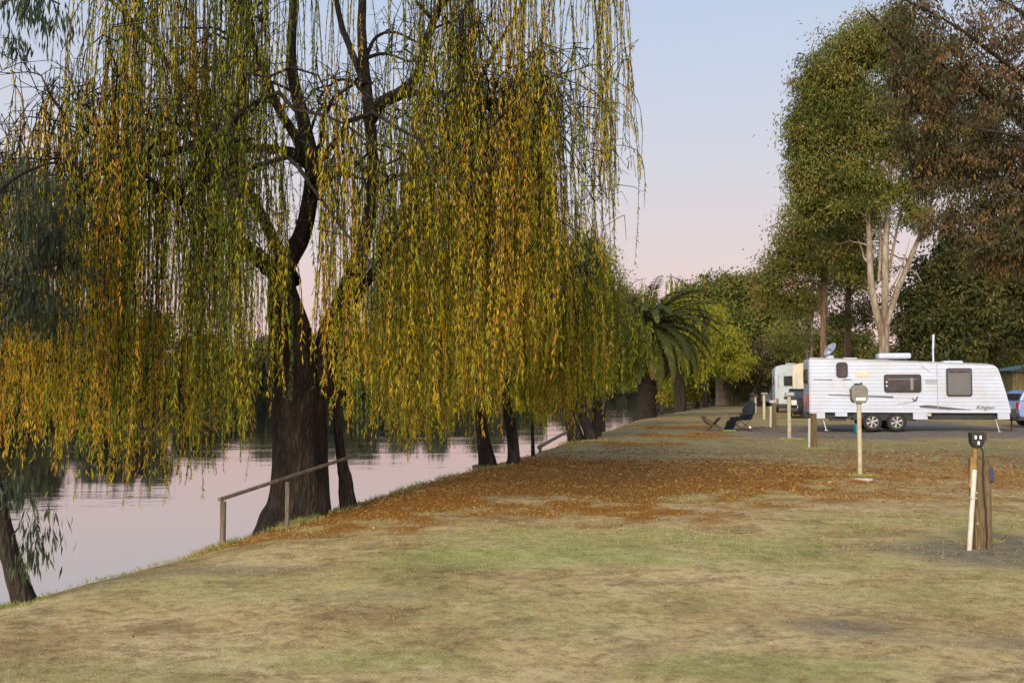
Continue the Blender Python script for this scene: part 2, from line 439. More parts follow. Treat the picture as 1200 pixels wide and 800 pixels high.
# ground material
def ground_mat():
    m, nt, out = mat_new('dry_lawn_soil')
    L = nt.links.new
    b = N(nt, 'ShaderNodeBsdfPrincipled', Roughness=0.95); b.inputs['Specular IOR Level'].default_value = 0.0
    tc = N(nt, 'ShaderNodeTexCoord')
    def noise(scale, detail=6.0, rough=0.6, off=0.0, dist=0.0, stretch=None):
        n = N(nt, 'ShaderNodeTexNoise', Scale=scale, Detail=detail, Roughness=rough, Distortion=dist)
        mp = N(nt, 'ShaderNodeMapping'); mp.inputs['Location'].default_value = (off, off * .7, 0)
        if stretch: mp.inputs['Scale'].default_value = stretch
        L(tc.outputs['Object'], mp.inputs[0]); L(mp.outputs[0], n.inputs['Vector'])
        return n.outputs['Fac']
    def attr(nm): return N(nt, 'ShaderNodeAttribute', attribute_name=nm).outputs['Fac']
    def mth(op, a, c, clamp=False):
        n = N(nt, 'ShaderNodeMath', operation=op); n.use_clamp = clamp
        for s, v in ((n.inputs[0], a), (n.inputs[1], c)):
            if isinstance(v, (int, float)): s.default_value = v
            else: L(v, s)
        return n.outputs[0]
    def thresh(v, lo, hi):
        r = ramp(nt, [(lo, (0, 0, 0)), (hi, (1, 1, 1))]); L(v, r.inputs[0]); return r.outputs[0]
    big = noise(0.7, 7, 0.65, 3, 0.4); fine = noise(9, 8, 0.72, 11); vf = noise(60, 4, 0.7, 5)
    med = noise(1.9, 10, 0.78, 17, 0.6, (0.9, 1.25, 1))
    r1 = ramp(nt, [(0.30, (0.31, 0.21, 0.095)), (0.45, (0.51, 0.365, 0.165)), (0.58, (0.61, 0.455, 0.225)), (0.75, (0.68, 0.54, 0.30))]); L(big, r1.inputs[0])
    r2 = ramp(nt, [(0.32, (0.38, 0.32, 0.26)), (0.5, (0.95, 0.95, 0.93)), (0.68, (1.3, 1.26, 1.18))]); L(fine, r2.inputs[0])
    base = mixc(nt, 0.75, r1.outputs[0], r2.outputs[0], 'MULTIPLY')
    base = mixc(nt, mth('MULTIPLY', thresh(med, 0.49, 0.6), 0.62), base, (0.20, 0.13, 0.06))
    # grass
    g = ramp(nt, [(0.3, (0.15, 0.19, 0.035)), (0.46, (0.32, 0.35, 0.095)), (0.62, (0.52, 0.51, 0.23))]); L(noise(5, 8, 0.75, 31), g.inputs[0])
    gm = mth('MULTIPLY', thresh(mth('ADD', mth('MULTIPLY', attr('grass'), 0.75), mth('MULTIPLY', fine, 0.5)), 0.42, 0.85), 0.85)
    base = mixc(nt, gm, base, g.outputs[0])
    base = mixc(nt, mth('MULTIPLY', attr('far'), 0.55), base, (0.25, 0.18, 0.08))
    # leaf litter undercoat
    lr = ramp(nt, [(0.3, (0.15, 0.075, 0.025)), (0.5, (0.36, 0.16, 0.035)), (0.7, (0.50, 0.245, 0.05))]); L(noise(22, 5, 0.8, 41), lr.inputs[0])
    lm = thresh(mth('ADD', mth('MULTIPLY', attr('litter'), 0.8), mth('MULTIPLY', fine, 0.4)), 0.4, 0.75)
    base = mixc(nt, lm, base, lr.outputs[0])
    # ash / damp soil
    dr = ramp(nt, [(0.35, (0.10, 0.085, 0.062)), (0.65, (0.26, 0.22, 0.165))]); L(noise(7, 8, .75, 51), dr.inputs[0])
    dm = mth('MULTIPLY', thresh(mth('ADD', mth('MULTIPLY', attr('dark'), 0.75), mth('MULTIPLY', fine, 0.5)), 0.4, 0.8), 0.8)
    base = mixc(nt, dm, base, dr.outputs[0])
    gr = ramp(nt, [(0.35, (0.11, 0.095, 0.078)), (0.65, (0.25, 0.22, 0.185))]); L(noise(3, 8, .75, 61), gr.inputs[0])
    base = mixc(nt, mth('MULTIPLY', attr('gravel'), 0.85), base, gr.outputs[0])
    # bank face: dark damp clay
    base = mixc(nt, attr('bank'), base, (0.10, 0.068, 0.04))
    sp = ramp(nt, [(0.3, (0.55, 0.52, 0.5)), (0.5, (1, 1, 1)), (0.72, (1.2, 1.18, 1.1))]); L(vf, sp.inputs[0])
    base = mixc(nt, 0.8, base, sp.outputs[0], 'MULTIPLY')
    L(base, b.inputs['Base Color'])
    bp = N(nt, 'ShaderNodeBump', Strength=0.8, Distance=0.035)
    h = mth('ADD', fine, mth('MULTIPLY', vf, 0.35)); L(h, bp.inputs['Height']); L(bp.outputs[0], b.inputs['Normal'])
    L(b.outputs[0], out.inputs[0])
    return m
vx, vy = V[:, 0], V[:, 1]
sv = bank_s(vx, vy)
gattrs = {'litter': ('POINT', litter_mask(vx, vy)), 'grass': ('POINT', grass_mask(vx, vy)), 'dark': ('POINT', dark_mask(vx, vy)),
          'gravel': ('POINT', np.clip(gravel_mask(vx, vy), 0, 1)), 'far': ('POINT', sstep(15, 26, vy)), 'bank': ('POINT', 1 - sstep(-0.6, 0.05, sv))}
me_q = np.vstack([Q])
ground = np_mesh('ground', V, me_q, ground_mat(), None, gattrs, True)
tag(ground, 'dry sloping riverside lawn of bare soil, thin grass and leaf litter', 'ground', kind='structure')

# water
def water_mat():
    m, nt, out = mat_new('river_water')
    b = N(nt, 'ShaderNodeBsdfGlossy', Roughness=0.03)
    df = N(nt, 'ShaderNodeBsdfDiffuse'); df.inputs['Color'].default_value = (0.05, 0.05, 0.042, 1)
    lw = N(nt, 'ShaderNodeLayerWeight', Blend=0.5)
    fr = ramp(nt, [(0.0, (0.03, 0.03, 0.03)), (0.55, (0.2, 0.2, 0.2)), (0.8, (0.82, 0.82, 0.82)), (1.0, (0.96, 0.96, 0.96))])
    nt.links.new(lw.outputs['Facing'], fr.inputs[0])
    ms = N(nt, 'ShaderNodeMixShader'); nt.links.new(fr.outputs[0], ms.inputs[0]); nt.links.new(df.outputs[0], ms.inputs[1]); nt.links.new(b.outputs[0], ms.inputs[2])
    tc = N(nt, 'ShaderNodeTexCoord'); mp = N(nt, 'ShaderNodeMapping'); mp.inputs['Scale'].default_value = (0.55, 1.0, 1)
    mp.inputs['Rotation'].default_value = (0, 0, R(-20))
    nt.links.new(tc.outputs['Object'], mp.inputs[0])
    n1 = N(nt, 'ShaderNodeTexNoise', Scale=1.3, Detail=4.0, Roughness=0.55, Distortion=0.4)
    n2 = N(nt, 'ShaderNodeTexNoise', Scale=0.25, Detail=2.0)
    nt.links.new(mp.outputs[0], n1.inputs['Vector']); nt.links.new(mp.outputs[0], n2.inputs['Vector'])
    rr = ramp(nt, [(0.45, (0.15, 0.15, 0.15)), (0.7, (1, 1, 1))]); nt.links.new(n2.outputs['Fac'], rr.inputs[0])
    mu = N(nt, 'ShaderNodeMath', operation='MULTIPLY'); nt.links.new(n1.outputs['Fac'], mu.inputs[0]); nt.links.new(rr.outputs[0], mu.inputs[1])
    bp = N(nt, 'ShaderNodeBump', Strength=0.16, Distance=0.06)
    nt.links.new(mu.outputs[0], bp.inputs['Height']); nt.links.new(bp.outputs[0], b.inputs['Normal'])
    nt.links.new(ms.outputs[0], out.inputs[0])
    return m
w = MB(); w.quad((-900, -300, WL), (900, -300, WL), (900, 1300, WL), (-900, 1300, WL))
tag(w.build('water', water_mat()), 'calm grey-pink river water reflecting the sky', 'water', kind='structure')

# ------------------------------------------------------------------ fallen leaves and grass
def scatter(n, x0, x1, y0, y1, dens, power=1.0):
    u = rng.random(n) ** power
    y = y0 + (y1 - y0) * u
    x = x0 + (x1 - x0) * rng.random(n)
    k = rng.random(n) < dens(x, y)
    x, y = x[k], y[k]
    return np.stack([x, y, ground_z(x, y)], -1)
P = np.vstack([scatter(230000, -3.5, 12, 10.5, 28, lambda x, y: np.clip(litter_mask(x, y) + 0.05, 0, 1) * 0.62 * (bank_s(x, y) > -0.3)),
               scatter(50000, 0, 18, 27, 60, lambda x, y: litter_mask(x, y) * 0.7 * (bank_s(x, y) > 0)),
               scatter(9000, -3.5, 14, 14, 34, lambda x, y: 0.35 * (bank_s(x, y) > 0) * sstep(0.4, .6, fbm(x * .7, y * .7, 3))),
           scatter(9000, -4.5, 7, 4.5, 14, lambda x, y: 0.14 * (bank_s(x, y) > 0) * sstep(0.35, .65, fbm(x * .8, y * .8, 3)))])
n = len(P)
th = rng.random(n) * 2 * np.pi
L_ = 0.03 + 0.06 * rng.random(n) ** 1.6
L_ = L_ * np.clip(P[:, 1] / 22, 0.5, 1.2)
D = np.stack([np.cos(th), np.sin(th), 0.3 * rng.normal(size=n)], -1) * L_[:, None]
P[:, 2] += 0.008 + 0.012 * rng.random(n)
W = norm(np.stack([-np.sin(th), np.cos(th), 0.5 * rng.normal(size=n)], -1)) * (L_ * 0.22)[:, None]
LV = np.stack([P, P + D * 0.45 + W, P + D, P + D * 0.45 - W], 1).reshape(-1, 3)
tint = np.clip(0.20 + 0.65 * rng.random(n) + 0.6 * (fbm(P[:, 0] * 1.1, P[:, 1] * 1.1, 3) - 0.5) + 0.1 * rng.normal(size=n), 0, 1)
o = np_mesh('leaf_litter', LV, np.arange(4 * n).reshape(n, 4), M['litter'], None, {'tint': ('FACE', tint)})
tag(o, 'carpet of fallen orange-brown willow leaves on the lawn', 'fallen leaves', kind='stuff')

def tuft(x, y, r, n):
    a = rng.random(n) * 6.283; q = r * np.sqrt(rng.random(n))
    X, Y = x + q * np.cos(a), y + q * np.sin(a)
    return np.stack([X, Y, ground_z(X, Y)], -1)
def grass_dens(x, y):
    return (grass_mask(x, y) * 0.6 + 0.07 * (y < 11)) * (1 - 0.8 * dark_mask(x, y)) * (bank_s(x, y) > 0.02)
def edge_dens(x, y):
    s = bank_s(x, y)
    return np.exp(-((s - 0.12) / 0.22) ** 2) * sstep(0.42, 0.6, fbm(x * 2.2, y * 2.2, 3)) * 0.9 + 0.9 * ell(x, y, -2.42, 13.55, 0.35, 0.3, 0.4, 0.2)
P = np.vstack([scatter(190000, -5, 7.5, 4.4, 16, grass_dens, 1.25), scatter(26000, 2, 20, 16, 34, grass_dens),
               scatter(40000, -5, 0, 5, 20, edge_dens)] + [tuft(*q) for q in ((4.83, 10.25, 0.16, 420), (4.7, 10.2, 0.2, 260), (6.65, 19.0, 0.28, 420), (8.4, 27.8, 0.4, 420), (9.4, 33.6, 0.4, 300), (-3.25, 11.2, 0.18, 300), (-2.78, 12.35, 0.18, 300), (-2.9, 12.9, 0.5, 900), (-0.5, 21.2, 0.6, 700), (2.3, 32.5, 0.9, 500), (-3.95, 7.95, 0.28, 700), (11.6, 44, 0.5, 250))])
n = len(P)
h = (0.014 + 0.022 * rng.random(n)) * np.clip(P[:, 1] / 9, 0.8, 2.5)
ed = edge_dens(P[:, 0], P[:, 1]) > 0.25
h = np.where(ed, h * 1.7, h)
lean = rng.normal(size=(n, 2)) * 0.6
D = np.stack([lean[:, 0], lean[:, 1], np.ones(n)], -1) * h[:, None]
V_, Q_ = leaf_geo(P, D, 0.0022 * np.clip(P[:, 1] / 8, 0.7, 3))
tint = np.clip(0.70 - 0.5 * grass_mask(P[:, 0], P[:, 1]) + 0.7 * (fbm(P[:, 0] * .9 + 3, P[:, 1] * .9, 3) - 0.5) + 0.2 * rng.normal(size=n) - 0.25 * ed, 0, 1)
tag(np_mesh('grass', V_, Q_, M['grass'], None, {'tint': ('FACE', tint)}), 'thin patchy green and straw grass on the riverside lawn', 'grass', kind='stuff')

# ------------------------------------------------------------------ trees
def clump_leaves(blobs, per, llen, lwid, spread, droop, fill=0.55):
    """blobs: rows x,y,z,rx,ry,rz,nclumps -> leaves P,D,tint + clump centres"""
    Ps, Ds, Ts, Cs = [], [], [], []
    for (x, y, z, rx, ry, rz, nc) in blobs:
        nc = int(nc)
        d = norm(rng.normal(size=(nc, 3)))
        r = 1 - (1 - fill) * rng.random(nc) ** 1.3 if fill > 0 else rng.random(nc) ** (1 / 3)
        r = np.where(rng.random(nc) < 0.3, r * rng.random(nc), r)
        c = np.array([x, y, z]) + d * r[:, None] * np.array([rx, ry, rz])
        Cs.append(c)
        k = np.maximum((per * (0.4 + 1.2 * rng.random(nc))).astype(int), 3)
        ci = np.repeat(np.arange(nc), k)
        n = len(ci)
        sc = (spread * (0.6 + 0.8 * rng.random(nc)))[ci]
        off = rng.normal(size=(n, 3)) * 0.5
        off[:, 2] *= 0.75
        P = c[ci] + off * sc[:, None]
        dd = norm(rng.normal(size=(n, 3)) * (1 - droop) + norm(off) * 0.25 * (1 - droop) + np.array([0, 0, -1.0]) * droop)
        Ps.append(P); Ds.append(dd * (llen * (0.65 + 0.7 * rng.random(n)))[:, None])
        ct = rng.random(nc)
        Ts.append(np.clip(0.02 + 0.8 * ct[ci] + 0.2 * rng.random(n) + 0.12 * rng.normal(size=n), 0, 1))
    P = np.vstack(Ps); D = np.vstack(Ds); T = np.concatenate(Ts); C = np.vstack(Cs)
    return P, D, T, C

def tree(name, label, cat, base, trunks, blobs, leafm, barkm, per=40, llen=0.12, lwid=0.02, spread=0.6, droop=0.3,
         group=None, nlimb=40, limb_r=0.05, sides=10, zmin=None, tshift=0.0, curve=0.25):
    """trunks: list of polylines rows x,y,z,r local to base; blobs local to base"""
    root = empty(name, base, label, cat, group)
    g = Geo(); pts = []
    for t in trunks:
        S = g.limb(t, k=max(10, 4 * len(t)), sides=sides, rough=0.05)
        pts.append(S[len(S) // 3:])
    pts = np.vstack(pts)
    P, D, T, C = clump_leaves(blobs, per, llen, lwid, spread, droop)
    if zmin is not None:
        k = P[:, 2] > zmin; P, D, T = P[k], D[k], T[k]
    sel = rng.permutation(len(C))[:nlimb]
    paths, radii = [], []
    for i in sel:
        c = C[i]
        d = np.linalg.norm(pts[:, :3] - c, axis=1) + np.maximum(pts[:, 2] - c[2], 0) * 2.0
        j = int(np.argmin(d)) if rng.random() < 0.6 else int(rng.choice(np.argsort(d)[:max(3, len(d) // 4)]))
        s = pts[j]
        L = np.linalg.norm(c - s[:3])
        mid = s[:3] * 0.5 + c * 0.5 + np.array([0, 0, curve * L * (0.3 + rng.random())]) * (1 if c[2] > s[2] - 0.5 else .4) + rng.normal(size=3) * 0.08 * L
        path = spline([s[:3], mid, c + rng.normal(size=3) * 0.05], 9)
        path[1:-1] += rng.normal(size=(7, 3)) * 0.02 * L
        r0 = min(s[3] * 0.65, limb_r * (0.5 + 0.5 * min(L / 3, 1.5)))
        paths.append(path); radii.append(np.linspace(r0, r0 * 0.18, 9))
    if paths:
        g.add(*tubes(paths, radii, 5))
    g.build('trunk', barkm, root)
    V, Q = leaf_geo(P, D, lwid * 0.5 * (0.7 + 0.6 * rng.random(len(P))))
    np_mesh('crown', V, Q, leafm, root, {'tint': ('FACE', np.clip(T + tshift, 0, 1))})
    return root

def loc_limb(rows, base):
    """rows px,py,D,r -> local rows"""
    out = []
    for (px, py, D, r) in rows:
        p = at(px, py, D) - Vector(base)
        out.append((p.x, p.y, p.z, r))
    return out

def strands(anchors, zbot, leaf_len, leaf_w, spacing, sway=0.05, full=0.5, gaps=None, maxlen=5.0, tint_c=0.5, pxmax=None):
    """hanging willow switches from anchor points (world). returns twig tubes + leaves"""
    A = np.asarray(anchors)
    n = len(A)
    bot = zbot(A[:, 0], A[:, 1])
    room = A[:, 2] - bot
    L = np.where(rng.random(n) < full, room, room * (0.3 + 0.7 * rng.random(n)))
    L = np.minimum(L, maxlen * (0.6 + 0.4 * rng.random(n)))
    keep = L > 0.35
    A, L = A[keep], L[keep]; n = len(A)
    k = 9
    t = np.linspace(0, 1, k)
    ph = rng.random((n, 2)) * 6.28
    out = rng.normal(size=(n, 2)) * 0.22
    X = A[:, None, :] + 0.0
    X = np.repeat(X, k, 1)
    bend = 1 - np.exp(-t * 6)
    for a in range(2):
        X[:, :, a] += out[:, a, None] * bend[None] + sway * np.sin(t[None] * 4.0 + ph[:, a, None]) * t[None] * L[:, None] * 0.35
    X[:, :, 2] -= (t[None] * L[:, None]) - 0.10 * np.sin(np.clip(t * 5, 0, np.pi))[None]
    if gaps:
        px, py = project(X)
        pr = np.ones(n)
        for (x0, x1, y0, y1, keepp) in gaps:
            hit = ((px > x0) & (px < x1) & (py > y0) & (py < y1)).any(1)
            pr = np.where(hit, np.minimum(pr, keepp), pr)
        if pxmax is not None:
            pr = np.where((px > pxmax).any(1), 0, pr)
        kk = rng.random(n) < pr
        X, L, A = X[kk], L[kk], A[kk]; n = len(X)
    rad_ = np.linspace(0.006, 0.0022, k)[None].repeat(n, 0)
    # leaves
    m = np.maximum((L / spacing).astype(int), 6)
    si = np.repeat(np.arange(n), m)
    N_ = len(si)
    tt = 0.06 + 0.94 * rng.random(N_)
    f = tt * (k - 1); i0 = np.minimum(f.astype(int), k - 2); u = (f - i0)[:, None]
    P = X[si, i0] * (1 - u) + X[si, i0 + 1] * u
    d = rng.normal(size=(N_, 3)) * 0.27
    d[:, 2] = -1
    D = norm(d) * (leaf_len * (0.6 + 0.7 * rng.random(N_)))[:, None]
    cl = fbm(A[:, 0] * 1.3 + 11, A[:, 1] * 1.3 + 3, 3)
    st = tint_c + (cl - 0.5) * 1.3 + 0.20 * rng.normal(size=n)
    T = np.clip(st[si] + 0.13 * rng.normal(size=N_) + 0.10 * (tt - 0.5), 0, 1)
    return X, rad_, P, D, T

def arching(starts, ends, lift, k=9):
    """branches from starts to ends arching over"""
    n = len(starts)
    t = np.linspace(0, 1, k)[None, :, None]
    S = starts[:, None, :]; E = ends[:, None, :]
    P = S * (1 - t) + E * t
    P[:, :, 2] += (4 * t * (1 - t))[:, :, 0] * lift[:, None]
    P[:, 1:-1] += rng.normal(size=(n, k - 2, 3)) * 0.07
    return P

def willow(name, label, base, limbs, crown, zbot, n_sec=90, per_sec=8, per_let=(3, 5), leaf_len=0.10, leaf_w=0.016, spacing=0.036,
           gaps=None, maxlen=4.8, tint_c=0.5, pxmax=None, full=0.5, leafm='willow_leaf', barkm='willow_bark', trunk_sides=14, front=1.0, sway=0.05):
    """crown: cx,cy,rx,ry,zlow,ztop (world)"""
    root = empty(name, base, label, 'tree')
    B = np.array(base)
    g = Geo(); pts = []
    for li, rows in enumerate(limbs):
        S = g.limb(rows, k=6 * len(rows), sides=9, rough=0.0 if li < 2 else 0.04, flute=0.08 if li == 0 else (0.05 if rows[0][3] > 0.2 else 0.0))
        if li > 0 or len(limbs) < 3: pts.append(S[len(S) // 2:])
    pts = np.vstack(pts); pts = pts[pts[:, 2] > 1.6]
    cx, cy, rx, ry, zl, zt = crown
    # secondary branches: fill the dome
    az = rng.random(n_sec) * 2 * np.pi
    rr = np.sqrt(0.06 + 0.94 * rng.random(n_sec))
    E = np.stack([cx + rx * rr * np.cos(az), cy + ry * rr * np.sin(az), np.zeros(n_sec)], -1)
    topz = zl + (zt - zl) * np.sqrt(np.clip(1.12 - rr ** 2, 0, 1))
    E[:, 2] = zl + (topz - zl) * (0.12 + 0.88 * rng.random(n_sec)) - 0.15
    E -= B
    if pxmax is not None:
        E = E[project(E + B)[0] < pxmax - 12]
    Ss = []
    for e in E:
        d = np.linalg.norm(pts[:, :2] - e[:2], axis=1) + np.abs(pts[:, 2] - e[2]) * 0.8 + 0.8 * rng.random(len(pts))
        Ss.append(pts[int(np.argmin(d)), :])
    Ss = np.array(Ss)
    Ln = np.linalg.norm(E - Ss[:, :3], axis=1)
    paths = arching(Ss[:, :3], E, 0.22 * Ln)
    r0 = np.minimum(Ss[:, 3] * 0.6, 0.009 + 0.010 * Ln)
    radii = np.linspace(1, 0.22, 9)[None] * r0[:, None]
    g.add(*tubes(paths, radii, 6))
    # branchlets
    bl = []
    for p in paths:
        t = 0.25 + 0.75 * rng.random(per_sec)
        f = t * 8; i = np.minimum(f.astype(int), 7); u = (f - i)[:, None]
        bl.append(p[i] * (1 - u) + p[i + 1] * u)
    bl = np.vstack(bl)
    az = rng.random(len(bl)) * 2 * np.pi
    le = 0.25 + 0.65 * rng.random(len(bl))
    be = bl + np.stack([np.cos(az) * le, np.sin(az) * le, 0.15 * rng.normal(size=len(bl))], -1)
    if pxmax is not None:
        kk = project(be + B)[0] < pxmax - 2; bl, be, le = bl[kk], be[kk], le[kk]
    if front < 1.0:      # fewer switches on the far side of the crown, which the near side hides
        kk = (rng.random(len(be)) < front + (1 - front) * (be[:, 1] + B[1] < cy + 0.6)); bl, be, le = bl[kk], be[kk], le[kk]
    bp = arching(bl, be, 0.25 * le, 5)
    g.add(*tubes(bp, np.linspace(0.0065, 0.0025, 5)[None].repeat(len(bp), 0), 4))
    anchors = []
    for p in bp:
        m = int(rng.integers(per_let[0], per_let[1] + 1))
        t = 0.2 + 0.8 * rng.random(m); f = t * 4; i = np.minimum(f.astype(int), 3); u = (f - i)[:, None]
        anchors.append(p[i] * (1 - u) + p[i + 1] * u + rng.normal(size=(m, 3)) * 0.05)
    anchors = np.vstack(anchors) + B
    X, rad_, P, D, T = strands(anchors, zbot, leaf_len, leaf_w, spacing, gaps=gaps, maxlen=maxlen, tint_c=tint_c, pxmax=pxmax, full=full, sway=sway)
    g.build('trunk', M[barkm], root)
    tw = Geo(); tw.add(*tubes(X - B, rad_, 3)); tw.build('hanging_twigs', M[barkm], root)
    V, Q = leaf_geo(P - B, D, leaf_w * 0.5 * (0.7 + 0.6 * rng.random(len(P))))
    np_mesh('foliage', V, Q, M[leafm], root, {'tint': ('FACE', T)})
    return root

def gpt(px, py, D=None):
    """ground point under photo pixel (iterated on the terrain)"""
    Y = D or 1.6 * F / (py - HOR)
    for _ in range(6):
        p = at(px, py, Y)
        if D: break
        z = float(ground_z(p.x, p.y))
        Y = (CAMZ - z) * F / (py - HOR)
    p = at(px, py, Y)
    return (p.x, p.y, float(ground_z(p.x, p.y)))

# ---- the big weeping willow
D0 = 13.6
bx, by = (349 - 600) / F * D0, D0
base = (bx, by, float(ground_z(bx, by)) - 0.1)
def LL(rows): return loc_limb(rows, base)
limbs = [
    LL([(346, 640, 13.6, 0.60), (347, 614, 13.6, 0.49), (350, 590, 13.6, 0.41), (351, 540, 13.6, 0.365), (350, 490, 13.6, 0.36), (349, 445, 13.55, 0.34), (344, 395, 13.5, 0.26), (334, 345, 13.32, 0.17), (333, 316, 13.2, 0.10)]),
    LL([(335, 450, 13.5, 0.210), (333, 390, 13.4, 0.203), (330, 345, 13.3, 0.182), (333, 312, 13.2, 0.154), (352, 280, 13.1, 0.119), (362, 240, 13.0, 0.105), (366, 195, 13.0, 0.101), (357, 150, 13.0, 0.091), (342, 80, 13.1, 0.070), (344, 10, 13.2, 0.056), (352, -80, 13.3, 0.035)]),
    LL([(332, 330, 13.2, 0.126), (300, 300, 12.9, 0.112), (262, 272, 12.6, 0.098), (222, 240, 12.3, 0.077), (188, 222, 12.0, 0.063), (140, 215, 11.7, 0.042), (80, 235, 11.5, 0.021)]),
    LL([(366, 196, 13.0, 0.091), (340, 178, 12.7, 0.070), (300, 174, 12.5, 0.059), (245, 168, 12.2, 0.049), (185, 182, 11.9, 0.035), (120, 190, 11.7, 0.021)]),
    LL([(365, 200, 13.0, 0.084), (345, 158, 12.8, 0.063), (325, 125, 12.6, 0.056), (300, 60, 12.4, 0.045), (285, 0, 12.2, 0.035), (265, -90, 12.0, 0.021)]),
    LL([(372, 460, 13.6, 0.21), (384, 400, 13.7, 0.165), (404, 345, 13.8, 0.125), (426, 285, 13.9, 0.10), (437, 215, 13.9, 0.085), (433, 140, 13.8, 0.08), (427, 85, 13.9, 0.077), (424, 30, 14.0, 0.063), (426, -60, 14.0, 0.042)]),
    LL([(432, 145, 13.8, 0.091), (446, 122, 13.6, 0.091), (474, 106, 13.4, 0.084), (490, 85, 13.3, 0.070), (499, 50, 13.2, 0.059), (514, 10, 13.1, 0.049), (540, -60, 13.0, 0.035)]),
    LL([(462, 113, 13.5, 0.056), (505, 108, 13.3, 0.045), (545, 124, 13.0, 0.035), (585, 128, 12.7, 0.021)]),
    LL([(428, 100, 13.8, 0.056), (410, 55, 14.0, 0.049), (398, 20, 14.2, 0.042), (385, -60, 14.3, 0.028)]),
    LL([(426, 75, 13.9, 0.035), (440, 45, 14.1, 0.025), (462, 38, 14.2, 0.020), (490, 50, 14.3, 0.013)]),
    LL([(424, 70, 13.9, 0.035), (450, 63, 13.7, 0.021), (478, 72, 13.5, 0.014)]),
    LL([(400, 370, 13.7, 0.098), (430, 330, 14.3, 0.070), (480, 250, 15.0, 0.056), (530, 160, 15.4, 0.042), (580, 60, 15.6, 0.035), (640, -40, 15.6, 0.021)]),
    LL([(345, 330, 13.3, 0.098), (300, 240, 14.2, 0.077), (230, 120, 15.0, 0.056), (150, 20, 15.3, 0.035), (90, -30, 15.4, 0.021)]),
    LL([(514, 10, 13.1, 0.042), (580, -60, 12.6, 0.035), (650, -90, 12.4, 0.028), (720, -70, 12.3, 0.014)]),
]
def zbot0(x, y):
    px = 600 + x / np.maximum(y, 1) * F
    yy = np.interp(px, [-200, 0, 50, 100, 170, 230, 290, 320, 350, 385, 420, 450, 500, 560, 620, 650, 690, 700, 760], [510, 520, 495, 510, 525, 520, 480, 460, 455, 440, 440, 475, 485, 450, 420, 340, 290, 220, 170])
    yy = yy + (vnoise(px * 0.06, y * 0.7) - 0.5) * 75 + rng.normal(size=len(x)) * 22
    return CAMZ - (yy - HOR) / F * np.clip(y, 10.5, 14.5)
gaps0 = [(170, 372, 150, 290, 0.68), (390, 520, 15, 125, 0.6), (250, 400, 0, 90, 0.7), (343, 372, 180, 285, 0.08), (292, 345, 185, 262, 0.30), (166, 200, 262, 352, 0.4), (170, 215, 172, 225, 0.4), (212, 226, 70, 195, 0.3), (414, 436, 20, 120, 0.12), (440, 480, 50, 95, 0.3), (500, 530, 60, 220, 0.6),
         (655, 690, 0, 300, 0.35), (295, 330, 440, 600, 0.3), (300, 440, 475, 600, 0.15), (-200, 55, 0, 110, 0.3), (55, 70, 0, 60, 0.6), (560, 590, 0, 120, 0.5)]
willow('weeping_willow', 'huge weeping willow with thick dark trunk and golden hanging curtain beside the wooden handrail', base, limbs,
       (-2.45, 13.4, 4.6, 3.9, 2.5, 9.6), zbot0, n_sec=190, per_sec=8, per_let=(1, 5), gaps=gaps0, pxmax=757, tint_c=0.48, spacing=0.026, leaf_len=0.078, leaf_w=0.0115, maxlen=7.0, full=0.5, front=0.45, sway=0.085)

# ---- slim stem beside it
b = gpt(407, 590, 14.0)
tree('young_willow', 'slim dark young willow stem at the upper end of the wooden handrail', 'tree', (b[0], b[1], b[2] - 0.05),
     [loc_limb([(409, 595, 14.0, 0.13), (405, 560, 14.0, 0.10), (401, 535, 14.0, 0.075), (394, 480, 14.0, 0.055), (392, 420, 14.0, 0.045), (398, 350, 14.0, 0.03)], b)],
     [(0.0, 0.1, 2.6, 0.5, 0.5, 0.7, 22)], M['willow_leaf'], M['willow_bark'], per=50, llen=0.10, lwid=0.016, spread=0.3, droop=0.8, nlimb=14, limb_r=0.015)

# ---- second willow (twin stems)
b = gpt(582, 542, 21.5); b = (b[0], b[1], b[2] - 0.15)
def LB(rows): return loc_limb(rows, b)
limbs = [LB([(572, 556, 21.5, 0.232), (571, 540, 21.5, 0.180), (565, 505, 21.5, 0.128), (561, 460, 21.5, 0.112), (556, 400, 21.5, 0.098), (540, 330, 21.3, 0.075), (520, 250, 21, 0.053)]),
         LB([(600, 552, 21.6, 0.195), (602, 535, 21.6, 0.139), (599, 500, 21.6, 0.120), (592, 460, 21.6, 0.105), (600, 390, 21.8, 0.090), (615, 310, 22, 0.068), (630, 230, 22, 0.045)]),
         LB([(563, 480, 21.5, 0.060), (580, 462, 21.5, 0.053), (586, 430, 21.6, 0.045), (575, 350, 22.0, 0.038), (580, 270, 22.0, 0.030)]),
         LB([(598, 480, 21.6, 0.060), (560, 420, 22.5, 0.060), (500, 330, 23, 0.045), (460, 260, 23, 0.030)]),
         LB([(600, 440, 21.6, 0.060), (630, 380, 21.6, 0.053), (670, 310, 21.8, 0.038), (690, 270, 22, 0.022)])]
def zbot2(x, y):
    px = 600 + x / np.maximum(y, 1) * F
    yy = np.interp(px, [380, 430, 480, 540, 570, 600, 640, 680, 720], [470, 498, 505, 480, 462, 455, 495, 470, 440])
    yy = yy + (vnoise(px * 0.07, y * 0.6) - 0.5) * 50 + rng.normal(size=len(x)) * 14
    return CAMZ - (yy - HOR) / F * y
gaps2 = [(700, 760, 0, 300, 0.05), (-100, 385, 0, 800, 0.15)]
willow('weeping_willow', 'twin-stemmed weeping willow with yellow-green drooping crown standing behind the dark log', b, limbs,
       (-0.7, 22.0, 3.1, 3.0, 3.0, 6.2), zbot2, n_sec=85, per_sec=8, per_let=(2, 4), leaf_len=0.12, leaf_w=0.019, spacing=0.042, gaps=gaps2, pxmax=715, tint_c=0.38, maxlen=4.5)

